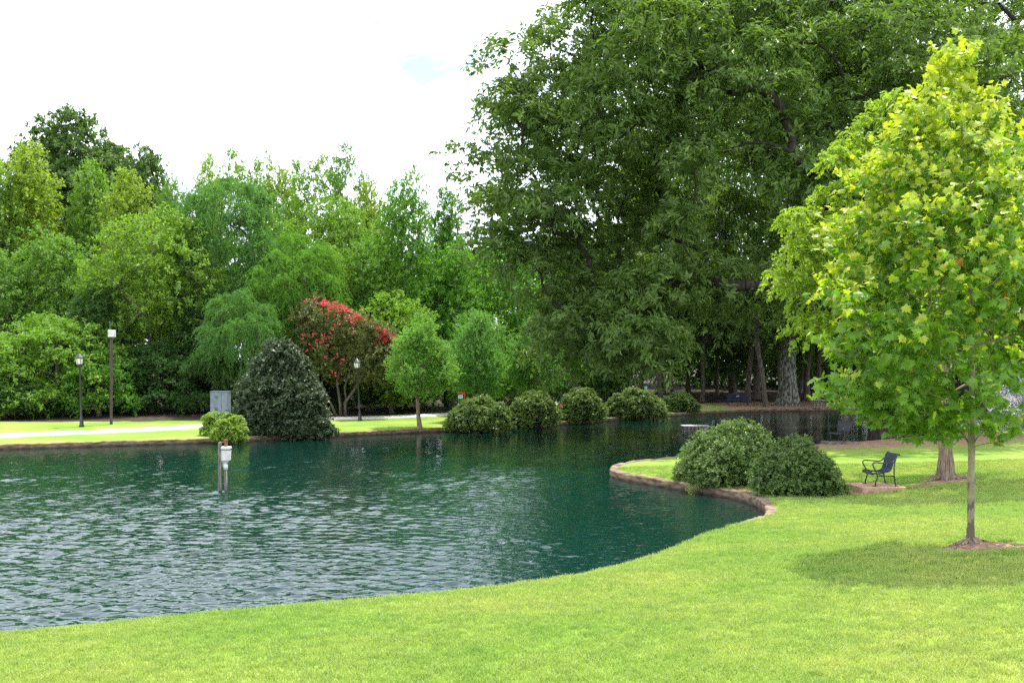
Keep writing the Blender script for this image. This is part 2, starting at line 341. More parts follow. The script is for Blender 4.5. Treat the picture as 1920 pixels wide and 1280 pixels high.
def ground():
    def ax(*seg):
        o = [np.arange(a, b, s) for a, b, s in seg]; return np.unique(np.round(np.concatenate(o), 4))
    xs = ax((-900,-120,130),(-120,-36,6),(-36,-10,.6),(-10,22,.3),(22,46,.6),(46,130,6),(130,910,130))
    ys = ax((-200,-6,20),(-6,3,1.0),(3,52,.3),(52,86,.6),(86,140,4),(140,1500,170))
    X, Y = np.meshgrid(xs, ys, indexing='ij'); p = np.stack([X.ravel(), Y.ravel()], 1)
    ins, dn, df = fields(p); dd = np.minimum(dn, df)
    _, bn = seg_dist(p, NEAR); _, bf = seg_dist(p, FAR); b = np.where((dn < df)[:, None], bn, bf)
    cell = np.where((p[:, 0] > -10) & (p[:, 0] < 22) & (p[:, 1] < 52), .3, .6); m = (dd < cell*.52) & (p[:, 0] > -36) & (p[:, 0] < 46) & (p[:, 1] > 3) & (p[:, 1] < 86)
    h = height(p); p[m] = b[m]; h[m] = .19
    nx, ny = len(xs), len(ys); i = np.arange(nx*ny).reshape(nx, ny)
    Fc = np.stack([i[:-1, :-1], i[1:, :-1], i[1:, 1:], i[:-1, 1:]], -1).reshape(-1, 4)
    x, y = p[:, 0], p[:, 1]
    def ell(cx, cy, rx, ry, rot=0):
        c, s = math.cos(rot), math.sin(rot); u = ((x-cx)*c+(y-cy)*s)/rx; v = (-(x-cx)*s+(y-cy)*c)/ry
        return np.clip(1.05-.55*np.sqrt(u*u+v*v), 0, 1)
    nearm = dn < df
    soil = np.zeros(len(p))
    for e in (ell(6.15,12.75,.62,.40), ell(8.35,24.35,.45,.35), ell(10.6,25.35,1.1,.30,.3), ell(11.5,25.9,.6,.45), ell(8.3,25.6,.8,.8),
              ell(7.0,24.6,1.3,.9), ell(5.9,26.2,1.3,1.0), ell(13,40.5,6.5,3.6), ell(23,42,11,2.6), ell(38,44,12,4)):
        soil = np.maximum(soil, e*nearm)
    fs = np.clip((x-11)/7, 0, 1)*np.clip((df-1.0)/1.5, 0, 1); fs = np.where(x > 15.5, 1.0*np.clip((x-15)/3, 0, 1), fs)
    soil = np.where(~nearm, np.maximum(soil, fs), soil)
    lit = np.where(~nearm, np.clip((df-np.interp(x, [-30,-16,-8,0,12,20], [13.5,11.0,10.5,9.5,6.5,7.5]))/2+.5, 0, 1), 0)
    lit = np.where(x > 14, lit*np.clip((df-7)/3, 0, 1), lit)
    V = np.stack([x, y, h], 1)
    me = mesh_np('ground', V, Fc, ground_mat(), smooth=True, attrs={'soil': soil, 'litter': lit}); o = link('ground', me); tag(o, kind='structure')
ground()
wm = water_mat()
def water_mesh():
    rng = np.random.default_rng(17)
    rows = [1., 5., 8.]; y = 9.5
    while y < 50: rows.append(y); y *= 1.0034
    rows = np.array(rows+[54., 60., 70., 90., 125.])
    cols = np.r_[-30, -9, -3.5, -1.6, np.linspace(-1.12, 1.12, 440), 1.6, 3.5, 9, 30]
    Y, U = np.meshgrid(rows, cols, indexing='ij'); X = U*(.54*Y+1.0); Z = np.zeros_like(X)
    near_ = np.clip((48-Y)/9, 0, 1)*np.clip((Y-6)/3, 0, 1)*np.clip((1.12-np.abs(U))/.08, 0, 1)
    lee = 1-.75*np.clip((X-(.9+.19*(Y-16)))/2.2, 0, 1)           # calmer water in the lee of the peninsula
    g = sum(a*np.sin(X*kx+Y*ky+p) for a, kx, ky, p in ((.5,.21,.13,1),(.4,-.33,.42,2),(.35,.55,.71,.4),(.3,-.9,1.2,4),(.25,1.6,1.1,5.)))
    amp = near_*lee*np.clip(.86+.42*g, .25, 1.5)
    for i in range(110):
        lam = .10*(5.2)**(rng.random()); th = rng.normal(0, .52)+.12; k = 2*math.pi/lam
        s = .028; ph = rng.random()*6.283; dd = np.clip((lam/(.0034*Y)-2.2)/1.8, 0, 1)
        w = np.sin(k*(math.sin(th)*X+math.cos(th)*Y)+ph+.9*np.sin(X*.9+Y*.41+i)+.7*np.sin(X*.37-Y*1.3+2*i)); Z += s/k*dd*w
    Z = Z*amp; Z += np.where(Z > 0, Z*Z*8, 0)
    n, m = X.shape; i = np.arange(n*m).reshape(n, m); Fc = np.stack([i[:-1, :-1], i[:-1, 1:], i[1:, 1:], i[1:, :-1]], -1).reshape(-1, 4)
    return mesh_np('pond_water', np.stack([X, Y, Z], -1).reshape(-1, 3), Fc, wm, smooth=True)
me = water_mesh()
tag(link('pond_water', me), kind='structure')
def kerb_mat():
    m = M['concrete']; nt = m.node_tree; N = nt.nodes.new; L = nt.links.new
    pr = [n for n in nt.nodes if n.type == 'BSDF_PRINCIPLED'][0]; src = pr.inputs['Base Color'].links[0].from_socket
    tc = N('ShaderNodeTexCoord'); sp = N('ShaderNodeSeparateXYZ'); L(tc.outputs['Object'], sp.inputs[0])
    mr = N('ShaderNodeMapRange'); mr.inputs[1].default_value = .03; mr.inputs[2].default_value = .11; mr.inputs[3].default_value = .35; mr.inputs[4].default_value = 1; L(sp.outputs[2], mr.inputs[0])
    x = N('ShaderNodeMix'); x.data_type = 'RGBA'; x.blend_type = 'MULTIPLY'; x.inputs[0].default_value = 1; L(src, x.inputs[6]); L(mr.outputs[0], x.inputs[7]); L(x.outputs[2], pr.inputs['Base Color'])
    return m
def sweep_kerb(poly, name, rng):
    d = np.r_[0, np.cumsum(np.linalg.norm(np.diff(poly, axis=0), axis=1))]; n = int(d[-1]/.3)
    s = np.linspace(0, d[-1], n); c = np.stack([np.interp(s, d, poly[:, 0]), np.interp(s, d, poly[:, 1])], 1)
    t = nrm(np.gradient(c, axis=0)); nn = np.stack([-t[:, 1], t[:, 0]], 1)
    prof = [(-.15,-.5),(-.15,.20),(-.125,.225),(.10,.225),(.13,.20),(.14,-.5)]
    V = []
    for i in range(n):
        j = .028 if i % 6 == 0 else 0
        low = .11 if (name.startswith('near') and c[i, 1] < 19.8 and c[i, 0] < 5.0) else 0
        w = rng.normal(0, .006)
        for o, z in prof: V.append((c[i, 0]+nn[i, 0]*(o*(1-j*4)+w), c[i, 1]+nn[i, 1]*(o*(1-j*4)+w), z-(j+low)*(z > 0)+rng.normal(0, .004)*(z > 0)))
    k = len(prof); i = np.arange(n*k).reshape(n, k)
    Fc = np.stack([i[:-1, :-1], i[1:, :-1], i[1:, 1:], i[:-1, 1:]], -1).reshape(-1, 4)
    tag(link(name, mesh_np(name, np.array(V), Fc, M['concrete'])), kind='structure')
rk = np.random.default_rng(5)
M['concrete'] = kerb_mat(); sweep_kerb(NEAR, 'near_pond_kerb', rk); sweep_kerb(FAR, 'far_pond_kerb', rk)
def path_strip():
    c = chaikin([G(-260,829,.3), G(0,815,.34), G(200,805,.38), G(380,796,.42), (-13.4,56.2), (-9.8,58.3), (-6.5,60.5), (-1,65.5), (2.5,73), (3.6,83), (3.6,96)], 3)
    t = nrm(np.gradient(c, axis=0)); nn = np.stack([-t[:, 1], t[:, 0]], 1); V = []
    for i in range(len(c)):
        for o in (-.95, -.93, -.3, .3, .93, .95):
            q = c[i]+nn[i]*o; V.append((q[0], q[1], H(*q)+(.045 if abs(o) < .94 else -.02)))
    n = len(c); i = np.arange(n*6).reshape(n, 6); Fc = np.stack([i[:-1, :-1], i[1:, :-1], i[1:, 1:], i[:-1, 1:]], -1).reshape(-1, 4)
    tag(link('footpath', mesh_np('footpath', np.array(V), Fc, M['path'])), kind='structure')
path_strip()

# ------------------------------------------------------------------ foliage machinery
def tmpl_diamond(w=.5, bend=.15):
    V = np.array([(0,0,0),(-w/2,.45,.06),(0,1,-bend),(w/2,.45,.06)]); return V, np.array([[0,2,1],[0,3,2]])
def tmpl_lobed():
    h = [(0,0),(.20,-.08),(.46,.00),(.34,.17),(.60,.42),(.31,.42),(.34,.66),(.17,.62)]
    out = h+[(0,1.0)]+[(-x, y) for x, y in h[:0:-1]]
    V = [(0,.34,.03)]+[(x, y, -.28*abs(x)-.22*max(0, y-.45)) for x, y in out]; n = len(out)
    return np.array(V), np.array([[0, 1+i, 1+(i+1) % n] for i in range(n)])
def leaves(pos, d, nm, size, tmpl):
    tv, tf = tmpl; d = nrm(d); nm = nrm(nm-d*(nm*d).sum(1, keepdims=True)); s = np.cross(d, nm); n = len(pos)
    V = pos[:, None]+size[:, None, None]*(tv[None, :, 0:1]*s[:, None]+tv[None, :, 1:2]*d[:, None]+tv[None, :, 2:3]*nm[:, None])
    Fc = (np.arange(n)[:, None, None]*len(tv)+tf[None]).reshape(-1, 3)
    return V.reshape(-1, 3), Fc
def sprigs(rng, C, Rd, ns, nl, sl, ll, droop=.15, up=.35, zb=.25, fill=3.0, flat=.5):
    """C,Rd clump centres and radii -> leaf positions, directions, normals, sizes, ulti outward vector"""
    k = len(C); n = k*ns; c = np.repeat(C, ns, 0); r = np.repeat(Rd, ns, 0)
    u = nrm(rng.normal(size=(n, 3))+(0, 0, zb)); p = c+u*r*(rng.random((n, 1))**(1/fill))
    D = nrm(u*.8+np.array((0, 0, up))+rng.normal(size=(n, 3))*.35)
    L_ = sl*rng.uniform(.6, 1.3, (n, 1))
    t = (np.arange(nl)+.5)/nl
    pos = p[:, None]+D[:, None]*L_[:, None]*t[None, :, None]-np.array((0, 0, 1))*(droop*L_[:, None]*t[None, :, None]**2)
    N_ = n*nl; pos = pos.reshape(-1, 3); Dn = np.repeat(D, nl, 0); U = np.repeat(u, nl, 0)
    side = rng.normal(size=(N_, 3)); side -= Dn*(side*Dn).sum(1, keepdims=True); side = nrm(side)
    ld = nrm(Dn*.55+side*.9+np.array((0, 0, -droop)))
    nm = np.array((0, 0, flat))+U*.5+rng.normal(size=(N_, 3))*.45
    sz = ll*rng.uniform(.7, 1.25, N_)
    return pos, ld, nm, sz, U
def crown_points(rng, n, env, z0, z1, Rx, Ry, inner=.45, min_d=.0, cx=0, cy=0):
    out = []; tries = 0
    while len(out) < n and tries < n*60:
        tries += 1; t = rng.random(); a = rng.random()*2*math.pi; e = env(t)
        if rng.random() > e+.15: continue
        q = math.sqrt(rng.uniform(inner**2, 1))*e
        p = np.array((cx+math.cos(a)*Rx*q, cy+math.sin(a)*Ry*q, z0+(z1-z0)*t))
        if min_d and out and np.min(np.linalg.norm(np.array(out)-p, axis=1)) < min_d*(1-.5*tries/(n*60)): continue
        out.append(p)
    return np.array(out)
def skeleton(rng, trunk, tips, rt, rmin, sag=.1, seg=4, n=6, flare=0., lobes=0, pw=.5):
    """trunk polyline, joined by boughs to every tip; radii follow how many tips each piece carries"""
    nodes = [np.array(p, float) for p in trunk]; par = [-1]+list(range(len(trunk)-1)); nt_ = len(trunk)
    base = nodes[0]; order = np.argsort(np.linalg.norm(tips-nodes[nt_//2], axis=1)); ends = []
    for k in order:
        tp = tips[k]; A = np.array(nodes[1:]); v = tp-A; dist = np.linalg.norm(v, axis=1)
        cost = dist+np.maximum(0, A[:, 2]-tp[2]+.15*dist)*1.2; i = int(np.argmin(cost))+1
        a = nodes[i]; L_ = np.linalg.norm(tp-a); pi = i; m = max(2, min(seg, int(L_/.5)+1)); off = rng.normal(size=3)*L_*.09; off[2] += L_*sag
        for s in range(1, m+1):
            t = s/m; q = a+(tp-a)*t+off*math.sin(math.pi*t); nodes.append(q); par.append(pi); pi = len(nodes)-1
        ends.append(pi)
    cnt = np.zeros(len(nodes))
    for e in ends: cnt[e] += 1
    for i in range(len(nodes)-1, 0, -1): cnt[par[i]] += cnt[i]
    tot = max(cnt[0], 1); rad = np.maximum(rmin, rt*(cnt/tot)**pw)
    N_ = np.array(nodes); hgt = max(N_[nt_-1, 2]-base[2], .1)
    for i in range(nt_): rad[i] = max(rad[i], rt*(1-.75*(N_[i, 2]-base[2])/hgt)**1.0)*(1+flare*math.exp(-(N_[i, 2]-base[2])/(rt*2.2)))
    ii = np.arange(nt_, len(nodes)); pp = np.array([par[i] for i in ii]); p0, p1 = N_[pp], N_[ii]
    r0 = np.minimum(rad[pp], rad[ii]*1.35); r1 = rad[ii]; t = nrm(p1-p0); ref = np.where(np.abs(t[:, 2:3]) > .9, np.array([[1., 0, 0]]), np.array([[0, 0, 1.]]))
    a = nrm(np.cross(t, ref)); b = np.cross(t, a); an = np.arange(n)*2*math.pi/n
    ring = a[:, None]*np.cos(an)[None, :, None]+b[:, None]*np.sin(an)[None, :, None]
    V = np.concatenate([p0[:, None]+ring*r0[:, None, None], p1[:, None]+ring*r1[:, None, None]], 1).reshape(-1, 3)
    k = np.arange(n); q = np.stack([k, (k+1) % n, n+(k+1) % n, n+k], 1); Fc = (np.arange(len(ii))[:, None, None]*2*n+q[None]).reshape(-1, 4)
    # the trunk itself, one continuous skin with root lobes
    m = 14; s = []; T = N_[:nt_]; RR = rad[:nt_]; sub = 6; tt = np.linspace(0, nt_-1, (nt_-1)*sub+1)
    cc = np.stack([np.interp(tt, np.arange(nt_), T[:, j]) for j in range(3)], 1); rr = np.interp(tt, np.arange(nt_), RR)
    rr = rt*0+rr; rr *= (1+flare*np.exp(-(cc[:, 2]-base[2])/(rt*1.6))*.8)
    an = np.arange(m)*2*math.pi/m
    ph = rng.random()*6
    for i in range(len(cc)):
        fl = math.exp(-(cc[i, 2]-base[2])/(rt*1.5)); w = rr[i]*(1+lobes*fl*np.cos(an*5+ph)+.05*rng.normal(size=m))
        s.append(np.stack([cc[i, 0]+np.cos(an)*w, cc[i, 1]+np.sin(an)*w, np.full(m, cc[i, 2]-(.15 if i == 0 else 0))], 1))
    TV = np.concatenate(s); g = np.arange(len(TV)).reshape(-1, m); g2 = np.roll(g, -1, 1)
    TF = np.stack([g[:-1], g2[:-1], g2[1:], g[1:]], -1).reshape(-1, 4)
    return np.concatenate([V, TV]), np.concatenate([Fc, TF+len(V)])
ENV = {
 'round': lambda t: math.sqrt(max(0, 1-(2*t-1)**2))**.8,
 'ovate': lambda t: (min(1, (t/.32))**.6)*(max(0, 1-max(0, t-.32)/.68)**.62),
 'dome': lambda t: max(0, 1-t**2.2)**.6,
 'cone': lambda t: min(1, .82+t*1.8)*(1-t)**.75,
 'column': lambda t: (min(1, t/.12))**.5*(1-max(0, (t-.5)/.5)**2)**.5 if t < 1 else 0,
 'spread': lambda t: max(0, 1-(1-t)**3*.55)*max(0, 1-t**6)**.5,
}
def tree_protos(name, seed, h, r, z0, env, ncl, cr_, ns, nl, sl, ll, lw, mat, bark='bark', rt=.22, inner=.5, droop=.15, up=.35, zb=.25, min_d=0, flat=.5, flatc=.75, trunk_top=.8, sag=.05, fill=3, lean=(0, 0)):
    rng = np.random.default_rng(seed)
    C = crown_points(rng, ncl, ENV[env], z0+cr_*.4, h-cr_*.45, r-cr_*.6, r-cr_*.6, inner, min_d)
    Rd = cr_*rng.uniform(.7, 1.25, (len(C), 1))*np.array([[1, 1, flatc]])
    pos, ld, nm, sz, U = sprigs(rng, C, Rd, ns, nl, sl, ll, droop, up, zb, fill, flat)
    V, Fc = leaves(pos, ld, nm, sz, tmpl_diamond(lw))
    cm = mesh_np(name+'_crown', V, Fc, M[mat])
    m = 7; tz = np.linspace(0, h*trunk_top, m); wob = np.cumsum(rng.normal(0, .012*h, (m, 2)), 0); wob[0] = 0
    trunk = np.stack([wob[:, 0]+lean[0]*tz, wob[:, 1]+lean[1]*tz, tz], 1)
    V, Fc = skeleton(rng, trunk, C, rt, .018, sag, flare=.35, lobes=.12)
    tm = mesh_np(name+'_trunk', V, Fc, M[bark], smooth=True)
    return cm, tm, h, r
def place_tree(name, proto, x, y, z, h, r, label, cat='tree', group=None, color=(1, 1, 1), rz=0, rscale=None):
    cm, tm, ph, pr_ = proto
    o = empty(name, (x, y, z-.05), label, cat, group, rz); s = r/pr_; o.scale = (s, s, h/ph)
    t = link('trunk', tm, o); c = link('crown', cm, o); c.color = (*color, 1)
    return o

# ------------------------------------------------------------------ far wood
T = {}
T['broad'] = tree_protos('broad', 11, 16, 5, 1.2, 'ovate', 62, 1.45, 42, 13, .8, .25, .55, 'leaf', inner=.55, min_d=1.3)
T['broad2'] = tree_protos('broad2', 12, 15, 5.2, 1.0, 'round', 60, 1.5, 42, 13, .8, .26, .6, 'leaf', inner=.55, min_d=1.4)
T['tall'] = tree_protos('tall', 13, 17, 3.6, 2.0, 'ovate', 58, 1.15, 38, 13, .8, .25, .6, 'leaf', inner=.45, min_d=1.0, up=.6)
T['sparse'] = tree_protos('sparse', 14, 17, 3.8, 4.0, 'round', 34, 1.0, 34, 12, .8, .24, .6, 'leaf', inner=.6, min_d=1.3, up=.5)
T['feather'] = tree_protos('feather', 15, 12, 6, 3.0, 'spread', 60, 1.3, 46, 16, 1.3, .30, .22, 'leaf', inner=.5, droop=.75, up=.2, min_d=1.2, flatc=.42, zb=.9)
T['layered'] = tree_protos('layered', 16, 6.5, 5, .3, 'dome', 70, 1.0, 40, 13, .8, .20, .5, 'leaf', inner=.55, droop=.3, min_d=.9, flatc=.38, zb=.9)
T['puffy'] = tree_protos('puffy', 17, 20, 6, 9.5, 'dome', 54, 1.75, 70, 14, .55, .34, .5, 'leaf', inner=.55, min_d=2.0, flatc=.7, zb=.5, rt=.35, sag=.02)
T['young'] = tree_protos('young', 18, 6, 2, 1.45, 'ovate', 60, .5, 34, 12, .5, .115, .55, 'leaf', inner=.55, min_d=.4, up=.9, rt=.10, bark='bark_maple')
T['young2'] = tree_protos('young2', 19, 6, 2.1, 1.1, 'ovate', 64, .5, 34, 12, .5, .115, .55, 'leaf', inner=.55, min_d=.4, up=.8, rt=.09, bark='bark_maple')
def far_tree(kind, px, top, hw, d, col, label, name='broadleaf_tree', rz=0, group='trees of the wood beyond the pond'):
    x = (px-960)/F*d; z = H(x, d); h = EYE+(HOR-top)/F*d-z
    return place_tree(name, T[kind], x, d, z, h, hw/F*d, label, 'tree', group, col, rz)
Y_ = (1.75, 1.35, .9); GR = (1.25, 1.2, 1.0); MID = (.95, 1.0, 1.0); DK = (.48, .58, .7); BL = (.85, 1.0, 1.5); BR = (2.1, 1.7, .9)  # DK and the dim, shaded trees' tints darken leaves to stand in for shade
far_list = [
 ('puffy', 136, 215, 138, 98, (.62, .62, .8), 'tall dark rounded tree rising highest above the wood at far left', 'dark_crowned_tree', .3),
 ('puffy', 268, 284, 84, 98, (.66, .66, .8), 'lower dark rounded treetop just right of the tallest dark tree', 'dark_crowned_tree', 1.9),
 ('tall', 52, 270, 92, 74, Y_, 'tall light green tree in front of the left side of the tallest dark tree', 'broadleaf_tree', .2),
 ('broad', -30, 290, 100, 72, GR, 'light green tree cut off by the left edge of the photo at treetop height', 'broadleaf_tree', .9),
 ('tall', 172, 300, 66, 76, GR, 'slender green treetop directly below the tallest dark tree', 'broadleaf_tree', 2.2),
 ('tall', 240, 318, 72, 72, Y_, 'bright green treetop below the lower dark rounded treetop', 'broadleaf_tree', 4.0),
 ('broad', 325, 335, 66, 78, MID, 'green treetop left of the small bright lime treetop', 'broadleaf_tree', 1.2),
 ('tall', 392, 288, 40, 80, BR, 'small bright lime green treetop against the sky', 'broadleaf_tree', 5.1),
 ('sparse', 455, 284, 60, 82, GR, 'thin ragged green treetop right of the small lime treetop', 'broadleaf_tree', .6),
 ('broad', 520, 300, 75, 84, Y_, 'wide light green treetop at the middle of the wood skyline', 'broadleaf_tree', 2.7),
 ('sparse', 585, 290, 62, 80, GR, 'thin green treetop left of the tree with bare twigs', 'broadleaf_tree', 3.6),
 ('sparse', 652, 272, 48, 78, (1.05, 1.1, 1.0), 'open ragged treetop with bare twigs showing against the sky', 'broadleaf_tree', 1.5),
 ('tall', 690, 345, 62, 76, Y_, 'yellowish treetop in the skyline dip left of the dense green tree', 'broadleaf_tree', 4.4),
 ('broad', 762, 320, 82, 68, (.95, 1.15, .8), 'dense mid green oval tree at the right end of the left skyline', 'broadleaf_tree', .1),
 ('tall', 838, 352, 58, 72, (.8, 1.0, .8), 'green tree beside the left edge of the huge willow oak', 'broadleaf_tree', 3.0),
 ('broad2', 630, 378, 100, 72, GR, 'broad green tree below the ragged treetop with bare twigs', 'broadleaf_tree', 5.5),
 ('feather', 430, 335, 128, 66, BL, 'bluish green feathery tree with spreading layers in mid wood', 'feathery_tree', .4),
 ('feather', 560, 440, 100, 63, (1.0, 1.15, 1.0), 'feathery mid green tree right of the bluish spreading one', 'feathery_tree', 2.4),
 ('broad2', 285, 398, 122, 62, (1.3, 1.2, .9), 'big rounded yellow green tree in front of the bluish feathery tree', 'broadleaf_tree', 1.7),
 ('broad', 95, 430, 112, 64, (1.05, 1.1, 1.0), 'wide green tree above the spreading low boughs at left', 'broadleaf_tree', 3.3),
 ('broad2', -25, 470, 90, 62, MID, 'dark green tree at the left edge above the low boughs', 'broadleaf_tree', 0),
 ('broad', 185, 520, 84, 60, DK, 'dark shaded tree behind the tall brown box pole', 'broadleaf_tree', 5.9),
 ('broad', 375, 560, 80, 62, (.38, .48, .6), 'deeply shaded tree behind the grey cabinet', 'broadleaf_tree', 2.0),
 ('feather', 450, 545, 78, 58, BL, 'small feathery tree just above the dark evergreen cone', 'feathery_tree', 4.2),
 ('broad', 520, 400, 86, 69, (1.2, 1.25, .8), 'green tree behind the feathery mid green tree', 'broadleaf_tree', 3.9),
 ('tall', 610, 460, 74, 66, Y_, 'yellow green tree above the red flowering crape myrtle', 'broadleaf_tree', 1.1),
 ('broad', 690, 440, 84, 66, (1.05, 1.15, .9), 'green tree behind the right end of the red blossoms', 'broadleaf_tree', .8),
 ('broad2', 735, 548, 84, 64, (1.45, 1.4, .8), 'low bright green tree rising behind the young lawn tree', 'broadleaf_tree', 2.9),
 ('broad', 850, 450, 84, 68, (.95, 1.2, .8), 'bright green tree between the dense oval tree and the willow oak', 'broadleaf_tree', 5.0),
 ('broad2', 935, 455, 92, 72, (.95, 1.2, .9), 'green tree partly hidden by the left boughs of the willow oak', 'broadleaf_tree', .5),
 ('broad', 1030, 480, 90, 76, (.8, 1.0, .9), 'green tree glimpsed through the lower left of the willow oak', 'broadleaf_tree', 2.6),
 ('broad2', 900, 585, 66, 64, (.9, 1.1, .9), 'rounded tree behind the second small lawn tree', 'broadleaf_tree', 4.8),
 ('layered', 100, 588, 150, 57.5, (1.2, 1.2, .9), 'low spreading tree with layered bright boughs at the left', 'spreading_tree', .0),
 ('layered', -20, 625, 120, 56, (1.3, 1.3, .9), 'low spreading tree with bright boughs cut by the left edge of the photo', 'spreading_tree', 2.0),
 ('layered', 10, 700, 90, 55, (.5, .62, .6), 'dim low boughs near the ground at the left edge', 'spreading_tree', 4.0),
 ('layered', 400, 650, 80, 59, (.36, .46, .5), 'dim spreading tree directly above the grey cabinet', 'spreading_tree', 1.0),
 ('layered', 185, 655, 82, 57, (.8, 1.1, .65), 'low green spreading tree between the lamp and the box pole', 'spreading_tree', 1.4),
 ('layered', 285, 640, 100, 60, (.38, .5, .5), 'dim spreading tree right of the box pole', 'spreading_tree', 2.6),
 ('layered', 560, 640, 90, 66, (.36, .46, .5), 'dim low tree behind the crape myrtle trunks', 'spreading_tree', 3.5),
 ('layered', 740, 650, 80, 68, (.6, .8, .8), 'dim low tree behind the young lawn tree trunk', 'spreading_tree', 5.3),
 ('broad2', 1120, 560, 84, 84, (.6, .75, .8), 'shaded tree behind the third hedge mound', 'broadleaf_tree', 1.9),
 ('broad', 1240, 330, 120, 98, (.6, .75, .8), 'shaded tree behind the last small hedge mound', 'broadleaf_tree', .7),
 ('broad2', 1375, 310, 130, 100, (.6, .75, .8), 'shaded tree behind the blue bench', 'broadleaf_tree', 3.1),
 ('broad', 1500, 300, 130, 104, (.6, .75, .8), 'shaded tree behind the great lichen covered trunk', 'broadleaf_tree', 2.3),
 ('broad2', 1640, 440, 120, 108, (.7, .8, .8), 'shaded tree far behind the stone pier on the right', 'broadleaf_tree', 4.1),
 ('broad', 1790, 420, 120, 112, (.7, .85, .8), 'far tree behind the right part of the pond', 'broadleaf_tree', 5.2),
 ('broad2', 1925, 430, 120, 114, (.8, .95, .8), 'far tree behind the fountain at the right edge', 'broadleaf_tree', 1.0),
]
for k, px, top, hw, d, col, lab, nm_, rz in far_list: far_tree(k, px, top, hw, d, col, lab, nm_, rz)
far_tree('young', 787, 594, 70, 51.7, (1.25, 1.35, 1.3), 'small green lawn tree with a straight thin trunk, nearest the kerb', 'young_tree', .5, 'small trees on the far lawn')
far_tree('young2', 892, 588, 62, 57, (1.0, 1.2, 1.5), 'small round tree behind the first hedge mound', 'young_tree', 1.5, 'small trees on the far lawn')
far_tree('young2', 1004, 596, 64, 62, (.95, 1.15, 1.3), 'small tree behind the second hedge mound, under the oak boughs', 'young_tree', 3.5, 'small trees on the far lawn')
# distant wood: one mass behind everything
def distant_wood():
    rng = np.random.default_rng(31); n = 330
    xx = np.where(rng.random(n) < .45, rng.uniform(-75, 110, n), rng.uniform(2, 60, n)); yy = np.interp(xx, [-75, -10, 10, 110], [80, 88, 112, 128])+rng.uniform(-4, 9, n)
    k_ = rng.random(n) < .16; xx[k_] = rng.uniform(-16, 9, k_.sum()); yy[k_] = rng.uniform(90, 98, k_.sum())
    g = height(np.stack([xx, yy], 1)); zz = g+np.where(k_, rng.uniform(0, 13.5, n), 0)+np.where(k_, 0, 1)*np.where(rng.random(n) < .45, rng.uniform(-.3, 5, n), rng.uniform(4, 14, n))
    Rd = rng.uniform(1.8, 3.2, (n, 1))*np.array([[1.2, 1, .8]])
    pos, ld, nm, sz, U = sprigs(rng, np.stack([xx, yy, zz], 1), Rd, 22, 9, 1.2, .78, .2, .35, .3, 3)
    V, Fc = leaves(pos, ld, nm, sz, tmpl_diamond(.6)); o = link('distant_wood', mesh_np('distant_wood', V, Fc, M['leaf'])); o.color = (.36, .46, .5, 1); tag(o, kind='stuff')  # dark tint paints the shade between and behind the trunks
    # low undergrowth along the foot of the wood, shade painted in by a dark tint
    n = 260; xx = rng.uniform(-40, 9, n); yy = np.interp(xx, [-40, -20, -8, 9], [58, 60, 66, 80])+rng.uniform(-1, 9, n)
    g = height(np.stack([xx, yy], 1)); zz = g+rng.uniform(.1, 1.0, n)**1.5
    Rd = rng.uniform(.4, .9, (n, 1))*np.array([[1.2, 1, .8]])
    pos, ld, nm, sz, U = sprigs(rng, np.stack([xx, yy, zz], 1), Rd, 14, 9, .5, .2, .2, .5, .5, 3)
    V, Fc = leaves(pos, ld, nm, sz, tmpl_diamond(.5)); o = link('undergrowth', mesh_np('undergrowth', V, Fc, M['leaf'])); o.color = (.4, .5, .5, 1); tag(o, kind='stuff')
distant_wood()
# bare trunks seen in the shade under the oaks
def woodland():
    rng = np.random.default_rng(77)
    spec = [(1205,88,.16,-.02,'slim trunk left of the last hedge mounds in deep shade'),(1238,84,.20,.02,'dark trunk behind the fourth hedge mound'),(1262,92,.15,-.08,'leaning slim trunk above the last hedge mound'),
            (1316,86,.17,.04,'slim trunk just right of the last hedge mound'),(1345,98,.16,0,'faint trunk between the hedge and the blue bench'),(1402,86,.22,.06,'pale trunk directly behind the blue bench'),
            (1418,90,.30,0,'thick dim trunk just behind the right end of the blue bench'),(1436,78.5,.17,-.13,'slim trunk leaning left, right of the blue bench'),(1462,84,.15,-.05,'thin dark trunk just left of the great oak trunk'),
            (1512,90,.26,.05,'dark trunk just right of the great oak trunk'),(1535,86,.22,-.03,'brown trunk behind the stone pier'),(1290,100,.2,.03,'faint trunk far back behind the last hedge mound'),(1375,104,.2,-.03,'faint trunk far behind the blue bench')]
    for i, (px, d, r, lean, lab) in enumerate(spec):
        x = (px-960)/F*d; z = H(x, d); h = rng.uniform(10, 12.5)
        C = crown_points(rng, 13, ENV['round'], 5.6, h, 2.6, 2.6, .4, .8, lean*h, 0); Rd = 1.0*rng.uniform(.7, 1.2, (13, 1))*np.array([[1, 1, .6]])
        pos, ld, nm, sz, U = sprigs(rng, C, Rd, 18, 10, .8, .26, .3, .2, .3, 3)
        V, Fc = leaves(pos, ld, nm, sz, tmpl_diamond(.5)); tz = np.linspace(0, h*.75, 7)
        wob = np.cumsum(rng.normal(0, .06, 7))
        trunk = np.stack([lean*tz*1.0+wob-wob[0], rng.normal(0, .04, 7), tz], 1)
        o = empty('woodland_tree', (x, d, z-.05), lab, 'tree', 'trees in the shade under the oaks')
        V2, F2 = skeleton(rng, trunk, C, r, .02, .05, flare=.3, lobes=.1)
        link('trunk', mesh_np('woodland_trunk', V2, F2, M['bark'], smooth=True), o); c = link('crown', mesh_np('woodland_crown', V, Fc, M['leaf_oak']), o); c.color = (.8, .95, .95, 1)
woodland()

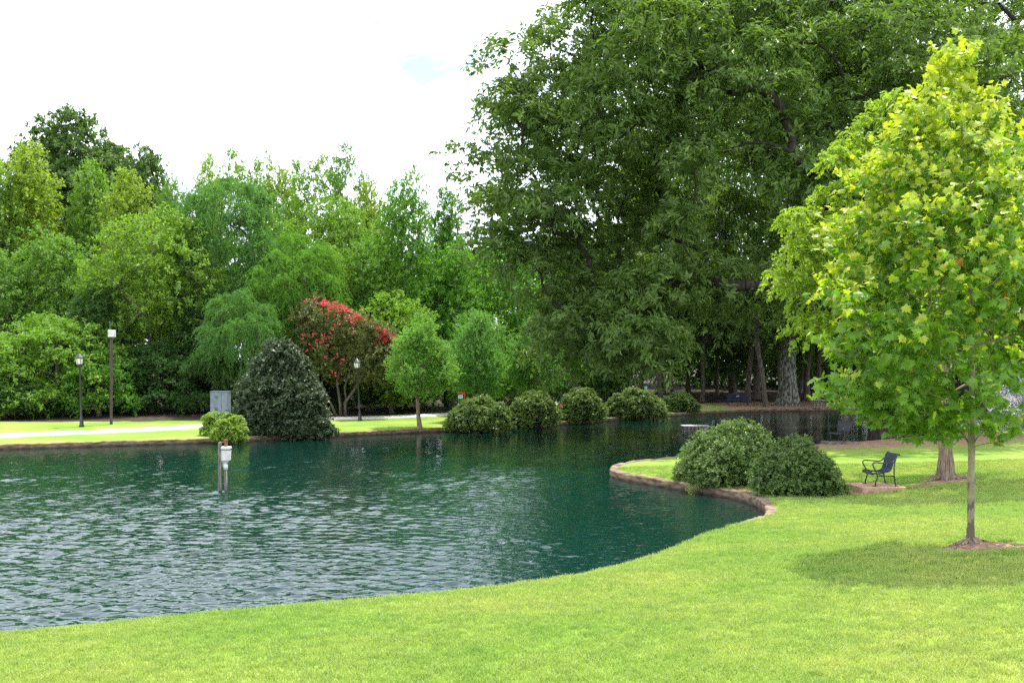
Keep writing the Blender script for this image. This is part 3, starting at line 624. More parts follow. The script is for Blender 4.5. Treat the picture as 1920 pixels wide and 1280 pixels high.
# ------------------------------------------------------------------ the great oaks
def oak(name, seed, base, rt, c, rad, zlo, ztop, ncl, cr_, ns, nl, ll, label, bark='bark_oak', trunk_h=.62, droopside=None, lob=.2):
    """c: crown centre x,y; rad: half widths; foliage hangs in clumps on a dome, lower at the rim"""
    rng = np.random.default_rng(seed); C = []; tries = 0; H0 = ztop-zlo
    while len(C) < ncl and tries < 60000:
        tries += 1; u = nrm(rng.normal(size=3)); q = rng.uniform(.58, 1)**.7
        if u[2] < -.35: u[2] = -.35+rng.uniform(-.05, .1)
        e = 1.0+.10*math.sin(3*math.atan2(u[1], u[0])+seed)+.07*math.sin(7*math.atan2(u[1], u[0])+2*u[2]*4)
        p = np.array((c[0]+u[0]*rad[0]*q*e, c[1]+u[1]*rad[1]*q*e, zlo+H0*.36+u[2]*(H0*.64 if u[2] > 0 else H0*.95)*q))
        if p[2] < zlo: p[2] = zlo+rng.uniform(0, 1.0)
        if droopside and p[0] > droopside and p[2] < zlo+3.4: continue
        if C and np.min(np.linalg.norm((np.array(C)-p)/(1, 1, .8), axis=1)) < cr_*1.05: continue
        C.append(p)
    C = np.array(C)
    Rd = cr_*rng.uniform(.65, 1.3, (len(C), 1))*np.array([[1.05, 1.05, .72]])
    pos, ld, nm, sz, U = sprigs(rng, C, Rd, ns, nl, cr_*.5, ll, .4, .35, .6, 2.8, .5)
    V, Fc = leaves(pos, ld, nm, sz, tmpl_diamond(.34))
    m = 9; tz = np.linspace(base[2], base[2]+(ztop-base[2])*trunk_h, m); f = np.linspace(0, 1, m)**1.5
    trunk = np.stack([base[0]+(c[0]-base[0])*f*.35+np.r_[0, rng.normal(0, .12, m-1)], base[1]+(c[1]-base[1])*f*.3+np.r_[0, rng.normal(0, .12, m-1)], tz], 1)
    V2, F2 = skeleton(rng, trunk, C, rt, .03, .07, seg=7, n=7, flare=.38, lobes=lob, pw=.53)
    org = np.array(base, float)
    o = empty(name, tuple(base), label, 'tree', 'great willow oaks')
    link('trunk', mesh_np(name+'_trunk', V2-org, F2, M[bark], smooth=True), o); link('crown', mesh_np(name+'_crown', V-org, Fc, M['leaf_oak']), o)
    print(name, len(C), len(Fc)); return o
oak('willow_oak', 3, (16.4, 44, H(16.4, 44)-.05), .50, (11.8, 48), (13.2, 9.6), 3.2, 25, 360, 1.35, 52, 12, .33, 'huge willow oak in the middle whose boughs sweep low over the pond', bark='bark_dark', droopside=7.0)
bx, by = (1478-960)/F*81, 81
oak('willow_oak', 8, (bx, by, H(bx, by)-.05), .60, (24.5, 88), (16, 10.5), 5.0, 36, 220, 2.3, 52, 11, .50, 'great oak with a thick lichen covered trunk flared at the roots on the far bank', lob=.28)
oak('willow_oak', 21, (27.5, 60, .4), .6, (27.5, 62), (14, 10), 6.5, 31, 130, 2.1, 56, 13, .38, 'tall oak filling the upper right corner behind the bright maple', bark='bark_dark')

# ------------------------------------------------------------------ middle shrubs
def shrub(name, seed, px, py, d, hw, h, depth, mat, label, group=None, col=(1, 1, 1), ll=.07, n=90, ns=36, nl=12, lump=.16, shape='dome', cr_=None, lw=.5, skirt=0.0, z=None):
    rng = np.random.default_rng(seed); x = (px-960)/F*d; z = H(x, d) if z is None else z
    cr_ = cr_ or .2*min(hw, h); C = []
    tries = 0
    while len(C) < n and tries < 20000:
        tries += 1; u = nrm(rng.normal(size=3)); u[2] = abs(u[2]); a = math.atan2(u[1], u[0])
        q = 1+lump*(math.sin(a*2+seed)+.6*math.sin(a*3+seed*2+u[2]*3)+.5*math.sin(u[2]*6+a*4+seed)); q *= rng.uniform(.72, 1)**.5
        if shape == 'cone':
            t = rng.random(); e = float(np.interp(t, [0, .12, .3, .5, .7, .87, 1], [.80, .93, 1.0, .86, .56, .34, .10]))*(.94+.06*math.sin(t*9+a*2)); p = np.array((math.cos(a)*hw*e*q, math.sin(a)*depth*e*q, h*t*.97))
        else: p = np.array((u[0]*hw*q, u[1]*depth*q, max(.04, u[2]*h*q)))
        if C and np.min(np.linalg.norm(np.array(C)-p, axis=1)) < cr_*.6: continue
        C.append(p)
    C = np.array(C); C[:, :2] *= (1-cr_/max(hw, .1)); C[:, 2] *= (1-cr_/h*.8)
    core = C[:max(8, len(C)//3)]*.55
    C = np.vstack([C, core]); Rd = cr_*rng.uniform(.7, 1.35, (len(C), 1))*np.array([[1, 1, .8]])
    pos, ld, nm, sz, U = sprigs(rng, C, Rd, ns, nl, cr_*.55, ll, .1, .8, .35, 3, .4)
    g = height(pos[:, :2]+(x, d))-z; ok = pos[:, 2] > np.maximum(g, -.35)-.0
    pos, ld, nm, sz = pos[ok], ld[ok], nm[ok], sz[ok]
    V, Fc = leaves(pos, ld, nm, sz, tmpl_diamond(lw))
    o = empty(name, (x, d, z-.02), label, 'shrub', group)
    c = link('foliage', mesh_np(name+'_foliage', V, Fc, M[mat]), o); c.color = (*col, 1)
    tips = C[rng.choice(len(C), min(26, len(C)), replace=False)]*.9
    V2, F2 = skeleton(rng, [(0, 0, 0), (0, 0, .12*h), (0, 0, .3*h)], tips, .05*hw, .008, .02, n=5)
    link('stems', mesh_np(name+'_stems', V2, F2, M['bark'], smooth=True), o); return o
sh = 'clipped hedge mounds along the far kerb'; hedge = {}
for i, (px, d, hw, top, lab, s) in enumerate([
    (898, 51.6, 1.62, 741, 'first and widest hedge mound on the far kerb, right of the small lawn trees', 1),
    (1003, 55.0, 1.46, 733, 'second hedge mound from the left on the far kerb', 2),
    (1091, 59.0, 1.46, 727, 'third hedge mound, behind the slim post with a hood', 3),
    (1193, 63.6, 1.92, 726, 'fourth hedge mound, half under the hanging oak boughs', 4),
    (1274, 70.8, 1.46, 735, 'last and smallest hedge mound beside the bare soil', 5)]):
    h = EYE-(top-HOR)/F*d-.25
    if s <= 2: hedge[s] = (shrub('clipped_hedge_mound', 40+s, px, 0, d, hw*1.13, h, 1.3, 'leaf_shrub', lab, sh, ll=.112, n=130, ns=30, nl=11, z=.21, lump=.06, cr_=.27), hw, h); continue
    src, hw0, h0 = hedge[1 + s % 2]; x = (px-960)/F*d; o = src.copy(); COL.objects.link(o); o['label'] = lab; o.location = (x, d, .19); o.scale = (hw/hw0*(-1 if s == 4 else 1), 1, h/h0); o.rotation_euler.z = (.0, .12, -.1)[s-3]
    for ch in [c for c in src.children]:
        c = ch.copy(); COL.objects.link(c); c.parent = o
shrub('big_evergreen_shrub', 50, 527, 0, 46.6, 2.48, 4.6, 1.7, 'leaf_dark', 'large dark glossy cone shaped evergreen overhanging the water', None, ll=.145, n=190, ns=30, nl=11, shape='cone', cr_=.44, lump=.09, z=.2, lw=.5)
shrub('low_evergreen_shrub', 51, 585, 0, 46.0, 1.05, .95, .7, 'leaf_dark', 'low dark evergreen skirt at the right foot of the big cone', None, ll=.12, n=50, ns=26, nl=12, z=.15)
shrub('ball_shrub', 52, 431, 0, 43.4, .82, 1.18, .8, 'leaf_shrub', 'round light green ball shrub at the kerb behind the water gauge', None, col=(1.5, 1.5, .8), ll=.085, n=70, ns=30, nl=12, lump=.03, z=.18)
shrub('loose_shrub', 53, 401, 0, 45.6, .68, 1.18, .7, 'leaf_shrub', 'looser pale shrub touching the back left of the round ball shrub', None, col=(1.5, 1.5, 1.0), ll=.09, n=46, ns=22, nl=12, lump=.1, z=.25)
shrub('large_near_shrub', 54, 1368, 0, 26.8, 1.58, 1.46, 1.3, 'leaf_shrub', 'larger rounded shrub at the peninsula tip, farther from the bench', 'rounded shrubs on the peninsula', col=(.84, .9, .9), ll=.070, n=190, ns=36, nl=13, cr_=.27, lump=.17)
shrub('near_shrub', 55, 1494, 0, 24.4, 1.27, 1.22, 1.05, 'leaf_shrub', 'lower rounded shrub next to the metal armchair', 'rounded shrubs on the peninsula', col=(.78, .84, .85), ll=.068, n=170, ns=36, nl=13, cr_=.25, lump=.15)
def vine():
    rng = np.random.default_rng(9); x, y = (1296-960)/F*26.2, 26.2; z = H(x, y)
    o = empty('slender_vine_shoot', (x, y, z), 'thin bright green shoot climbing up the left flank of the larger peninsula shrub', 'shoot')
    m = MB().tube([(0, 0, 0), (-.05, -.1, .6), (.0, -.05, 1.1), (-.03, 0, 1.42)], [.012, .01, .008, .004], 5); m.build('stem', M['bark'], o)
    n = 90; t = rng.uniform(.45, 1.02, n); pos = np.stack([-.03+rng.normal(0, .05, n), -.05+rng.normal(0, .05, n), t*1.42], 1)
    V, Fc = leaves(pos, nrm(rng.normal(size=(n, 3))+(0, 0, .2)), rng.normal(size=(n, 3))+(0, -.5, .8), rng.uniform(.06, .11, n), tmpl_diamond(.6))
    link('foliage', mesh_np('vine_foliage', V, Fc, M['leaf_lime']), o)
vine()

# ------------------------------------------------------------------ crape myrtle
def myrtle():
    rng = np.random.default_rng(6); d = 60.; bx = (648-960)/F*d; base = np.array((bx, d, H(bx, d)-.05)); C = []
    top = lambda px: np.interp(px, [555, 590, 620, 680, 745], [575, 560, 566, 598, 636]); bot = lambda px: np.interp(px, [555, 600, 640, 700, 745], [630, 700, 722, 735, 670])
    while len(C) < 120:
        px = rng.uniform(562, 738); py = rng.uniform(top(px)+7, bot(px)-6); dd = d+rng.uniform(-2.4, 2.4)*math.sqrt(max(0, 1-((px-650)/95)**2)); C.append(P(px, py, dd))
    C = np.array(C)-base; Rd = .5*rng.uniform(.7, 1.3, (len(C), 1))*np.ones((1, 3))
    pos, ld, nm, sz, U = sprigs(rng, C, Rd, 34, 12, .4, .14, .1, .5, .3, 3)
    V, Fc = leaves(pos, ld, nm, sz, tmpl_diamond(.5)); o = empty('crape_myrtle', tuple(base), 'crape myrtle with red blossoms along its sloping top and several bare stems', 'tree')
    c = link('crown', mesh_np('crape_myrtle_crown', V, Fc, M['leaf_shrub']), o); c.color = (.80, .62, .62, 1)
    for k, (pts, r) in enumerate([([(0,0,0),(-.03,0,.9),(.75,-.1,2.0),(1.35,0,3.3),(1.5,0,4.3)], .11), ([(-.3,.1,0),(-.35,.1,.8),(-.55,.1,2.2),(-.3,0,3.4),(.0,.2,4.8)], .10), ([(-.5,-.1,0),(-.9,-.1,.9),(-1.5,0,1.9),(-1.9,0,3.2)], .08), ([(.05,.1,.8),(-.1,.2,1.8),(.3,.1,3.0),(.6,.1,4.4)], .06)]):
        MB().tube(pts, [r*(1-.15*i) for i in range(len(pts))], 8).build('stem', M['bark'], o, smooth=True)
    Q = []
    for _ in range(190):
        f = rng.random()**.62; px = 572+f*172; py = top(px)+rng.exponential(14)*(1-.45*f)-1; Q.append(P(px, py, d-2.2*rng.random()*math.sqrt(max(0, 1-((px-650)/98)**2))+0))
    for _ in range(16):
        f = rng.random(); px = 572+f*66+rng.normal(0, 11); py = 618+f*68+rng.normal(0, 16); Q.append(P(px, py, d-2.3))
    Q = np.array(Q)-base; n = len(Q)
    pos, ld, nm, sz, U = sprigs(rng, Q, np.full((n, 3), .11)*rng.uniform(.6, 1.4, (n, 1)), 4, 7, .12, .07, .0, .5, .4, 3)
    V, Fc = leaves(pos, ld, nm, sz, tmpl_diamond(.9)); c = link('blossoms', mesh_np('blossoms', V, Fc, M['blossom']), o); tag(c, 'red blossom heads', kind='stuff')
myrtle()

# ------------------------------------------------------------------ second maple (behind the young tree)
def maple():
    rng = np.random.default_rng(14); d = 26.; bx = (1775-960)/F*d; z = H(bx, d)-.06
    C = crown_points(rng, 120, ENV['ovate'], 3.6-z, 10.2-z, 4.0, 3.6, .55, .62, -.25, 0)
    for px, py in [(1490,410),(1475,425),(1500,440),(1485,480),(1470,525),(1500,530),(1490,550),(1510,600),(1530,610),(1505,625),(1575,290),(1590,270),(1560,300),(1655,195),(1675,200),(1540,385),(1560,450),(1520,480),(1620,235),(1600,330)]:
        C = np.vstack([C, (P(px+8, py, d+rng.uniform(-1, 1))-(bx, d, z))[None]])
    Rd = .46*rng.uniform(.7, 1.3, (len(C), 1))*np.array([[1, 1, .55]])
    pos, ld, nm, sz, U = sprigs(rng, C, Rd, 34, 11, .30, .115, .5, .2, .5, 3, .6)
    V, Fc = leaves(pos, ld, nm, sz, tmpl_diamond(.7, .25)); o = empty('maple_tree', (bx, d, z), 'yellow green maple with a furrowed brown trunk, beyond the young plane tree', 'tree')
    link('crown', mesh_np('maple_crown', V, Fc, M['leaf_lime']), o)
    tz = np.linspace(0, 8.2, 8); trunk = np.stack([np.array([0, -.03, -.05, -.04, -.1, -.15, -.2, -.25]), np.zeros(8), tz], 1)
    V2, F2 = skeleton(rng, trunk, C, .155, .012, .08, seg=5, n=6, flare=.35, lobes=.28)
    link('trunk', mesh_np('maple_trunk', V2, F2, M['bark_maple'], smooth=True), o)
    for a, l in [(200, .7), (165, .55), (250, .5), (20, .75), (-15, .6), (100, .4), (300, .5)]:
        c, s = math.cos(R(a)), math.sin(R(a)); pts = []
        for f in (0, .35, .7, 1): xx, yy = c*(.1+l*f), s*(.1+l*f)*.8; pts.append((xx, yy, H(bx+xx, d+yy)-z+.10*(1-f)**1.5-.01))
        MB().tube(pts, [.075, .05, .035, .015], 7).build('root', M['bark_maple'], o, smooth=True)
maple()

# ------------------------------------------------------------------ young plane tree in the foreground
def plane_tree():
    rng = np.random.default_rng(4); bx, d = 5.94, 12.9; z = H(bx, d)-.02; base = np.array((bx, d, z))
    sil = [(75,6),(120,24),(180,55),(250,100),(330,140),(420,182),(500,206),(600,228),(680,232),(740,216),(790,165),(835,60)]
    ys = np.array([a for a, b in sil]); ws = np.array([b for a, b in sil]); cx = lambda py: np.interp(py, [75, 300, 600, 835], [1797, 1775, 1778, 1800])
    C = []; tr = 0
    while len(C) < 540 and tr < 40000:
        tr += 1; py = rng.uniform(92, 828)
        w = np.interp(py, ys, ws)/F*d; a = rng.uniform(0, 2*math.pi); lob = 1+.16*math.sin(3*a+py*.015)+.13*math.sin(5*a-py*.03)+.06*math.sin(py*.06); q = math.sqrt(rng.uniform(.12, 1))*lob
        if rng.random() > w/1.5+.12: continue
        zc = P(cx(py), py, d); p = np.array((zc[0]+math.cos(a)*w*q, d+math.sin(a)*w*q*.92, zc[2]))-base
        if C and np.min(np.linalg.norm(np.array(C)-p, axis=1)) < .14: continue
        if zc[0]+math.cos(a)*w*q > (1850-960)/F*d and 705 < py < 830: continue
        C.append(p)
    C = np.array(C); n = len(C)
    o = empty('young_plane_tree', tuple(base), 'young plane tree with large yellow green lobed leaves and mottled trunk in the foreground', 'tree')
    # shoots: leaves spread round each shoot end
    ns, nl = 5, 5; u = nrm(rng.normal(size=(n*ns, 3))+(0, 0, .5)); c = np.repeat(C, ns, 0); out = c.copy(); out[:, 2] = 0; out = nrm(out)
    D = nrm(out*.7+u*.6+np.array((0, 0, .55))); p = c+u*.14*rng.random((n*ns, 1))
    t = (np.arange(nl)+.3)/nl; pos = (p[:, None]+D[:, None]*.30*t[None, :, None]).reshape(-1, 3); N_ = len(pos); Dn = np.repeat(D, nl, 0)
    ld = nrm(Dn*.35+nrm(rng.normal(size=(N_, 3)))*.95+np.array((0, 0, -.35))); nm = np.array((0, -.1, .75))+rng.normal(size=(N_, 3))*.5+np.repeat(out, nl, 0)*.35
    sz = rng.uniform(.075, .145, N_)
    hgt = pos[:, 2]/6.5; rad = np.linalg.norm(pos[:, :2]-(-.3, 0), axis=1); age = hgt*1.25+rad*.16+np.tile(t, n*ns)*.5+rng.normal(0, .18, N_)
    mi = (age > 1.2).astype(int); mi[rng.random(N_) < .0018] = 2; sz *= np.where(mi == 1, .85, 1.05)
    # the 300 leaves that show largest, facing the viewer's side, as leaves of their own
    score = -pos[:, 1]+rng.normal(0, .25, N_)+sz*3; big = np.argsort(-score)[:300]; rest = np.ones(N_, bool); rest[big] = False
    tm = tmpl_lobed()
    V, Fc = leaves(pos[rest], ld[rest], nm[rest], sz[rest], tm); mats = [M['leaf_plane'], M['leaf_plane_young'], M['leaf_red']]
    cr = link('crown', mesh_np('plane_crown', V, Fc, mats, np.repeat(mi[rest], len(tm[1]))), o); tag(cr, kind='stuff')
    lm = [mesh_np('lobed_leaf', tm[0], tm[1], m_) for m_ in mats]
    from mathutils import Matrix
    for i in big:
        f = ld[i]; w = nm[i]-f*(nm[i]@f); w = w/np.linalg.norm(w); s_ = np.cross(f, w); lf = link('leaf', lm[mi[i]], o)
        lf.matrix_local = Matrix([[s_[0]*sz[i], f[0]*sz[i], w[0]*sz[i], pos[i, 0]], [s_[1]*sz[i], f[1]*sz[i], w[1]*sz[i], pos[i, 1]], [s_[2]*sz[i], f[2]*sz[i], w[2]*sz[i], pos[i, 2]], [0, 0, 0, 1]])
    tz = np.array([0, .35, .8, 1.3, 1.9, 2.6, 3.4, 4.3, 5.2, 5.9]); wx = np.array([0, .005, .01, .015, .02, .03, 0, -.05, -.1, -.13])
    trunk = np.stack([wx, np.zeros(10), tz], 1)
    V2, F2 = skeleton(rng, trunk, C, .043, .005, -.02, seg=4, n=6, flare=.3, lobes=.25)
    link('trunk', mesh_np('plane_trunk', V2, F2, M['bark_plane'], smooth=True), o)
    for a, l in [(185, .42), (160, .3), (215, .34), (250, .3), (285, .35), (-20, .5), (10, .42), (-45, .4), (60, .3)]:
        c_, s_ = math.cos(R(a)), math.sin(R(a)); pts = []
        for f in (0, .2, .45, .7, 1):
            b = .06*math.sin(f*5+a); xx, yy = c_*(.03+l*f)-s_*b*f, s_*(.03+l*f)+c_*b*f; pts.append((xx, yy, H(bx+xx, d+yy)-z+.085*(1-f)**2+.005))
        MB().tube(pts, [.045, .030, .020, .014, .006], 7).build('root', M['bark_maple'], o, smooth=True)
    print('plane leaves', N_)
plane_tree()
def soil_mound():
    rng = np.random.default_rng(12); V = []; n = 40; m = 9; bx, by = 6.05, 12.8
    for j in range(m):
        f = j/(m-1)
        for i in range(n):
            a = 2*math.pi*i/n; q = f*(1+.12*math.sin(3*a)+.08*math.sin(7*a+1)); x, y = bx+math.cos(a)*.52*q, by+math.sin(a)*.34*q
            V.append((x, y, H(x, y)+.075*(1-f)**1.2*(1+.3*rng.normal()*.3)-(.02 if j == m-1 else 0)))
    i = np.arange(n*m).reshape(m, n); k = np.roll(i, -1, 1); Fc = np.stack([i[:-1], k[:-1], k[1:], i[1:]], -1).reshape(-1, 4)
    m_ = noise_mat('reddish_soil', (.15, .08, .05), (.36, .22, .14), 16, .95, bump=.8, bdist=.03)
    tag(link('soil_mound', mesh_np('soil_mound', np.array(V), Fc, m_, smooth=True)), kind='structure')
soil_mound()

# ------------------------------------------------------------------ metal armchair on its slab
def armchair(loc, rz, label, group, seatmat='navy_metal', sc_=1.0):
    o = empty('metal_park_chair', loc, label, 'park chair', group, rz); o.scale = (sc_,)*3
    W_ = .64; prof = [(-.30,.27),(-.335,.30),(-.335,.345),(-.30,.375),(-.24,.372),(-.12,.345),(.02,.335),(.12,.36),(.17,.42),(.21,.55),(.25,.68),(.285,.775),(.32,.805),(.355,.795),(.365,.765)]
    def sheet(pf, name):
        V = []; k = len(pf)
        for y in (-W_/2+.03, W_/2-.03):
            for x, z_ in pf: V.append((x, y, z_))
        for y in (-W_/2+.03, W_/2-.03):
            for i, (x, z_) in enumerate(pf):
                a = pf[max(i-1, 0)]; b = pf[min(i+1, k-1)]; tx, tz = b[0]-a[0], b[1]-a[1]; l = math.hypot(tx, tz); V.append((x+tz/l*.012, y, z_-tx/l*.012))
        Fs = []
        for i in range(k-1): Fs += [(i, i+1, k+i+1, k+i), (2*k+i, 3*k+i, 3*k+i+1, 2*k+i+1), (i, 2*k+i, 2*k+i+1, i+1), (k+i, k+i+1, 3*k+i+1, 3*k+i)]
        Fs += [(0, k, 3*k, 2*k), (k-1, 3*k-1, 4*k-1, 2*k-1)]
        MB().add(V, Fs).build(name, M[seatmat], o, smooth=False)
    sheet(prof[:8], 'seat'); sheet(prof[7:], 'backrest')
    for s in (-1, 1):
        y = s*W_/2
        MB().tube([(-.255,y,0),(-.235,y,.10),(-.20,y,.20),(-.205,y,.29),(-.235,y,.38),(-.285,y,.47),(-.315,y,.53),(-.30,y,.575),(-.25,y,.59),(-.05,y,.575),(.10,y,.565),(.18,y,.585),(.235,y,.64)], .0165, 8).build('armrest', M['black_iron'], o, smooth=True)
        MB().tube([(.275,y,0),(.245,y,.10),(.225,y,.28),(.225,y,.45),(.245,y,.60),(.285,y,.74),(.315,y,.79),(.35,y,.80),(.37,y,.765)], .017, 8).build('leg', M['black_iron'], o, smooth=True)
        MB().tube([(-.20,y,.25),(.225,y,.25)], .015, 8).build('side_rail', M['black_iron'], o, smooth=True)
        for fx in (-.265, .285): MB().box((fx, y, .006), (.10, .05, .012)).build('foot_plate', M['black_iron'], o)
        MB().lathe((-.30, y, .3), [(.034, -.01), (.034, .01)], 10).build('hub_cap', M['black_iron'], o)
    MB().tube([(.0,-W_/2,.25),(.0,W_/2,.25)], .012, 6).build('cross_bar', M['black_iron'], o)
    MB().box((.175, 0, .50), (.012, .035, .06), ry=.25).build('small_plate', M['cabinet'], o)
    return o
hb = H(9.0, 24.9)
slab = MB().box((0, 0, -.1), (1.14, 1.02, .30), bev=.012).build('tan_slab', M['slab'], None, (9.10, 25.0, hb+.085)); slab.rotation_euler.z = R(6); tag(slab, 'low tan slab under the dark metal chair on the peninsula', 'slab')
armchair((9.24, 25.0, hb+.136), R(2), 'dark metal armchair with curved perforated seat on a tan slab facing the pond', None, sc_=1.0)
bz = H(12.95, 39.3)
s2 = MB().box((0, 0, -.05), (1.25, 1.0, .17), bev=.01).build('stone_slab', noise_mat('dusty_dark_slab', (.08, .065, .05), (.17, .14, .11), 5, .9, bump=.2), None, (12.95, 39.3, bz+.05)); tag(s2, 'pale slab under the shaded chair at the water edge', 'slab')
armchair((12.98, 39.3, bz+.087), R(35), 'black metal armchair in oak shade behind the plane tree leaves', None, 'black_iron', 1.0)

# ------------------------------------------------------------------ lamps, pole, cabinet, signs
def lamp(px, d, hh, label, lean):
    x = (px-960)/F*d; z = H(x, d); o = empty('street_lamp', (x, d, z), label, 'street lamp', 'lamp posts beside the footpath'); o.rotation_euler.y = lean
    MB().lathe((0,0,0), [(.13,0),(.13,.06),(.10,.10),(.085,.45),(.055,.55),(.05,1.2),(.045,hh-.86),(.07,hh-.84),(.05,hh-.80)], 12).build('post', M['black_iron'], o, smooth=True)
    MB().lathe((0,0,hh-.82), [(.05,0),(.12,.10),(.14,.16),(.16,.18),(.15,.21)], 12).build('fitter', M['black_iron'], o)
    MB().lathe((0,0,hh-.61), [(.135,0),(.17,.16),(.185,.28)], 8).build('lamp_glass', M['lamp_glass'], o)
    MB().lathe((0,0,hh-.33), [(.22,0),(.225,.03),(.17,.10),(.08,.20),(.035,.24),(.03,.29),(.008,.33)], 12).build('cap', M['black_iron'], o)
    for k in range(6):
        a = k*math.pi/3+.2; c, s = math.cos(a), math.sin(a); MB().tube([(c*.145,s*.145,hh-.62),(c*.195,s*.195,hh-.32)], .010, 5).build('frame_bar', M['black_iron'], o)
lamp(153, 50, 3.75, 'black lantern lamp post left of the tall box pole, leaning a little', R(-1.9))
lamp(675, 56.6, 3.62, 'black lantern lamp post in front of the crape myrtle', R(-3.0))
def box_pole():
    d = 51.6; x = (208.5-960)/F*d; z = H(x, d); o = empty('box_pole', (x, d, z), 'tall brown pole carrying a white square box and an aerial', 'pole')
    MB().box((0,0,2.2), (.12,.12,4.9), bev=.015).build('post', M['brown_pole'], o)
    MB().box((.09,-.15,4.70), (.36,.16,.36), bev=.012).build('box', M['white_box'], o)
    MB().box((.09,-.235,4.70), (.31,.012,.31), bev=.004).build('box_door', M['white_box'], o)
    MB().box((-.05,-.245,4.70), (.015,.012,.14)).build('latch', M['cabinet_dark'], o)
    MB().tube([(-.03,-.09,4.5),(-.03,-.09,5.32)], .016, 6).build('aerial', M['cabinet'], o)
    MB().tube([(-.03,-.09,5.31),(-.08,-.09,5.31)], .012, 6).build('aerial_tip', M['cabinet'], o)
box_pole()
def cabinet():
    d = 53.5; x = (413.5-960)/F*d; z = H(x, d); o = empty('utility_cabinet', (x, d, z), 'grey blue steel utility cabinet behind the round shrubs', 'cabinet'); h = EYE-(734-HOR)/F*d-z
    MB().box((0,0,h/2), (.94,.6,h), bev=.015).build('housing', M['cabinet'], o)
    MB().box((0,0,h+.012), (.98,.66,.03), bev=.005).build('roof', M['cabinet'], o)
    for sx, w in ((-.16, .58), (.295, .30)): MB().box((sx,-.312,h/2), (w,.02,h-.1), bev=.006).build('door', M['cabinet'], o)
    for zz in (h-.28, h-.92):
        v = MB().box((-.14,-.326,zz), (.17,.01,.15)); 
        for k in range(5): v.box((-.14,-.334,zz-.06+k*.03), (.15,.008,.010))
        v.build('louvre', M['cabinet_dark'], o)
    MB().box((.155,-.335,h*.52), (.02,.03,.12)).build('handle', M['cabinet_dark'], o)
    MB().tube([(-.36,0,h),(-.36,0,h+.09)], .012, 5).build('stub', M['cabinet'], o)
cabinet()
def red_sign():
    d = 54.5; x = (865-960)/F*d; z = H(x, d); zt = EYE-(740-HOR)/F*d; o = empty('red_sign', (x, d, z), 'small red white and pale blue sign panel behind the first hedge mound', 'sign'); t = zt-z
    MB().tube([(-.15,.02,0),(-.15,.02,t)], .025, 6).build('post', M['cabinet'], o); MB().tube([(.17,.02,0),(.17,.02,t+.05)], .025, 6).build('post', M['red_paint'], o)
    MB().box((-.06,0,t+.08), (.30,.03,.13), bev=.004).build('red_panel', M['red_paint'], o)
    MB().box((-.04,0,t-.10), (.24,.03,.20), bev=.004).build('white_panel', M['white_paint'], o)
    MB().box((-.04,-.018,t-.08), (.16,.006,.14)).build('blue_panel', M['cyan_paint'], o)
    MB().box((.17,-.01,t+.05), (.07,.03,.24), bev=.004).build('side_panel', M['red_paint'], o)
red_sign()
def small_signs():
    d = 67.; x = (1211-960)/F*d; z = H(x, d); t = EYE-(727-HOR)/F*d-z; o = empty('teal_sign', (x, d, z), 'tiny teal sign on a post above the fourth hedge mound', 'sign')
    MB().tube([(0,0,0),(0,0,t+.05)], .022, 6).build('post', M['cabinet'], o); MB().box((0,-.03,t), (.17,.02,.20), bev=.003).build('panel', M['teal_paint'], o); MB().box((0,-.043,t+.03), (.11,.004,.05)).build('panel_band', M['white_paint'], o)
    d = 56.8; x = (1051.5-960)/F*d; z = H(x, d); t = EYE-(736-HOR)/F*d-z; o = empty('hooded_post', (x, d, z), 'slim dark post with a small brown pointed hood between the second and third mounds', 'post')
    MB().lathe((0,0,0), [(.03,0),(.028,t-.2),(.05,t-.16),(.055,t),(.02,t+.05)], 8).build('post', M['black_iron'], o)
    MB().lathe((0,-.02,t-.86), [(.16,0),(.15,.03),(.06,.20),(.03,.24)], 8).build('hood', M['rust'], o)
small_signs()
def water_gauge():
    d = 26.8; x = (418-960)/F*d; o = empty('water_gauge', (x, d, 0), 'white hopper shaped gauge box on two weathered posts standing in the pond', 'gauge')
    MB().box((-.085,0,.35), (.085,.085,1.92), bev=.012).build('post', M['old_wood'], o)
    MB().tube([(.045,.10,-.6),(.045,.10,.74)], .042, 10).build('pipe', M['old_wood'], o, smooth=True)
    b = MB(); 
    def hop(z0, w0, z1, w1):
        V = [(.03+sx*w, .09+sy*w*.8, z_) for z_, w in ((z0, w0), (z1, w1)) for sx, sy in ((-1,-1),(1,-1),(1,1),(-1,1))]
        b.add(V, [(0,1,5,4),(1,2,6,5),(2,3,7,6),(3,0,4,7),(3,2,1,0),(4,5,6,7)])
    hop(.64, .05, .74, .055); hop(.74, .055, .82, .128); hop(.82, .128, 1.09, .140); b.build('hopper', M['white_box'], o)
    MB().box((.03,.09,1.15), (.30,.25,.07), bev=.012).build('lid', M['white_box'], o)
    MB().tube([(.045,.09,.56),(.045,.09,.70)], .062, 10).build('collar', M['white_box'], o, smooth=True)
    MB().box((.055,.09,1.27), (.075,.075,.17), bev=.008).build('rusty_stub', M['rust'], o); MB().box((.0,.05,1.31), (.21,.03,.028)).build('bracket', M['rust'], o)
    MB().box((.055,.09,1.365), (.10,.10,.016)).build('bracket', M['rust'], o)
water_gauge()
def raft():
    d = 55.; x = (1303-960)/F*d; o = empty('floating_platform', (x, d, 0), 'small grey flat platform floating on the pond behind the larger peninsula shrub', 'platform')
    MB().box((0,0,.13), (1.44,.9,.045), bev=.01).build('deck', M['deck'], o)
    for k in range(7): MB().box((-.6+k*.2,-.38,.055), (.16,.10,.11), bev=.012).build('block', M['stone'], o)
    for k in range(4): MB().box((-.5+k*.33,.1,.05), (.2,.6,.12), bev=.012).build('float', M['cabinet'], o)
raft()
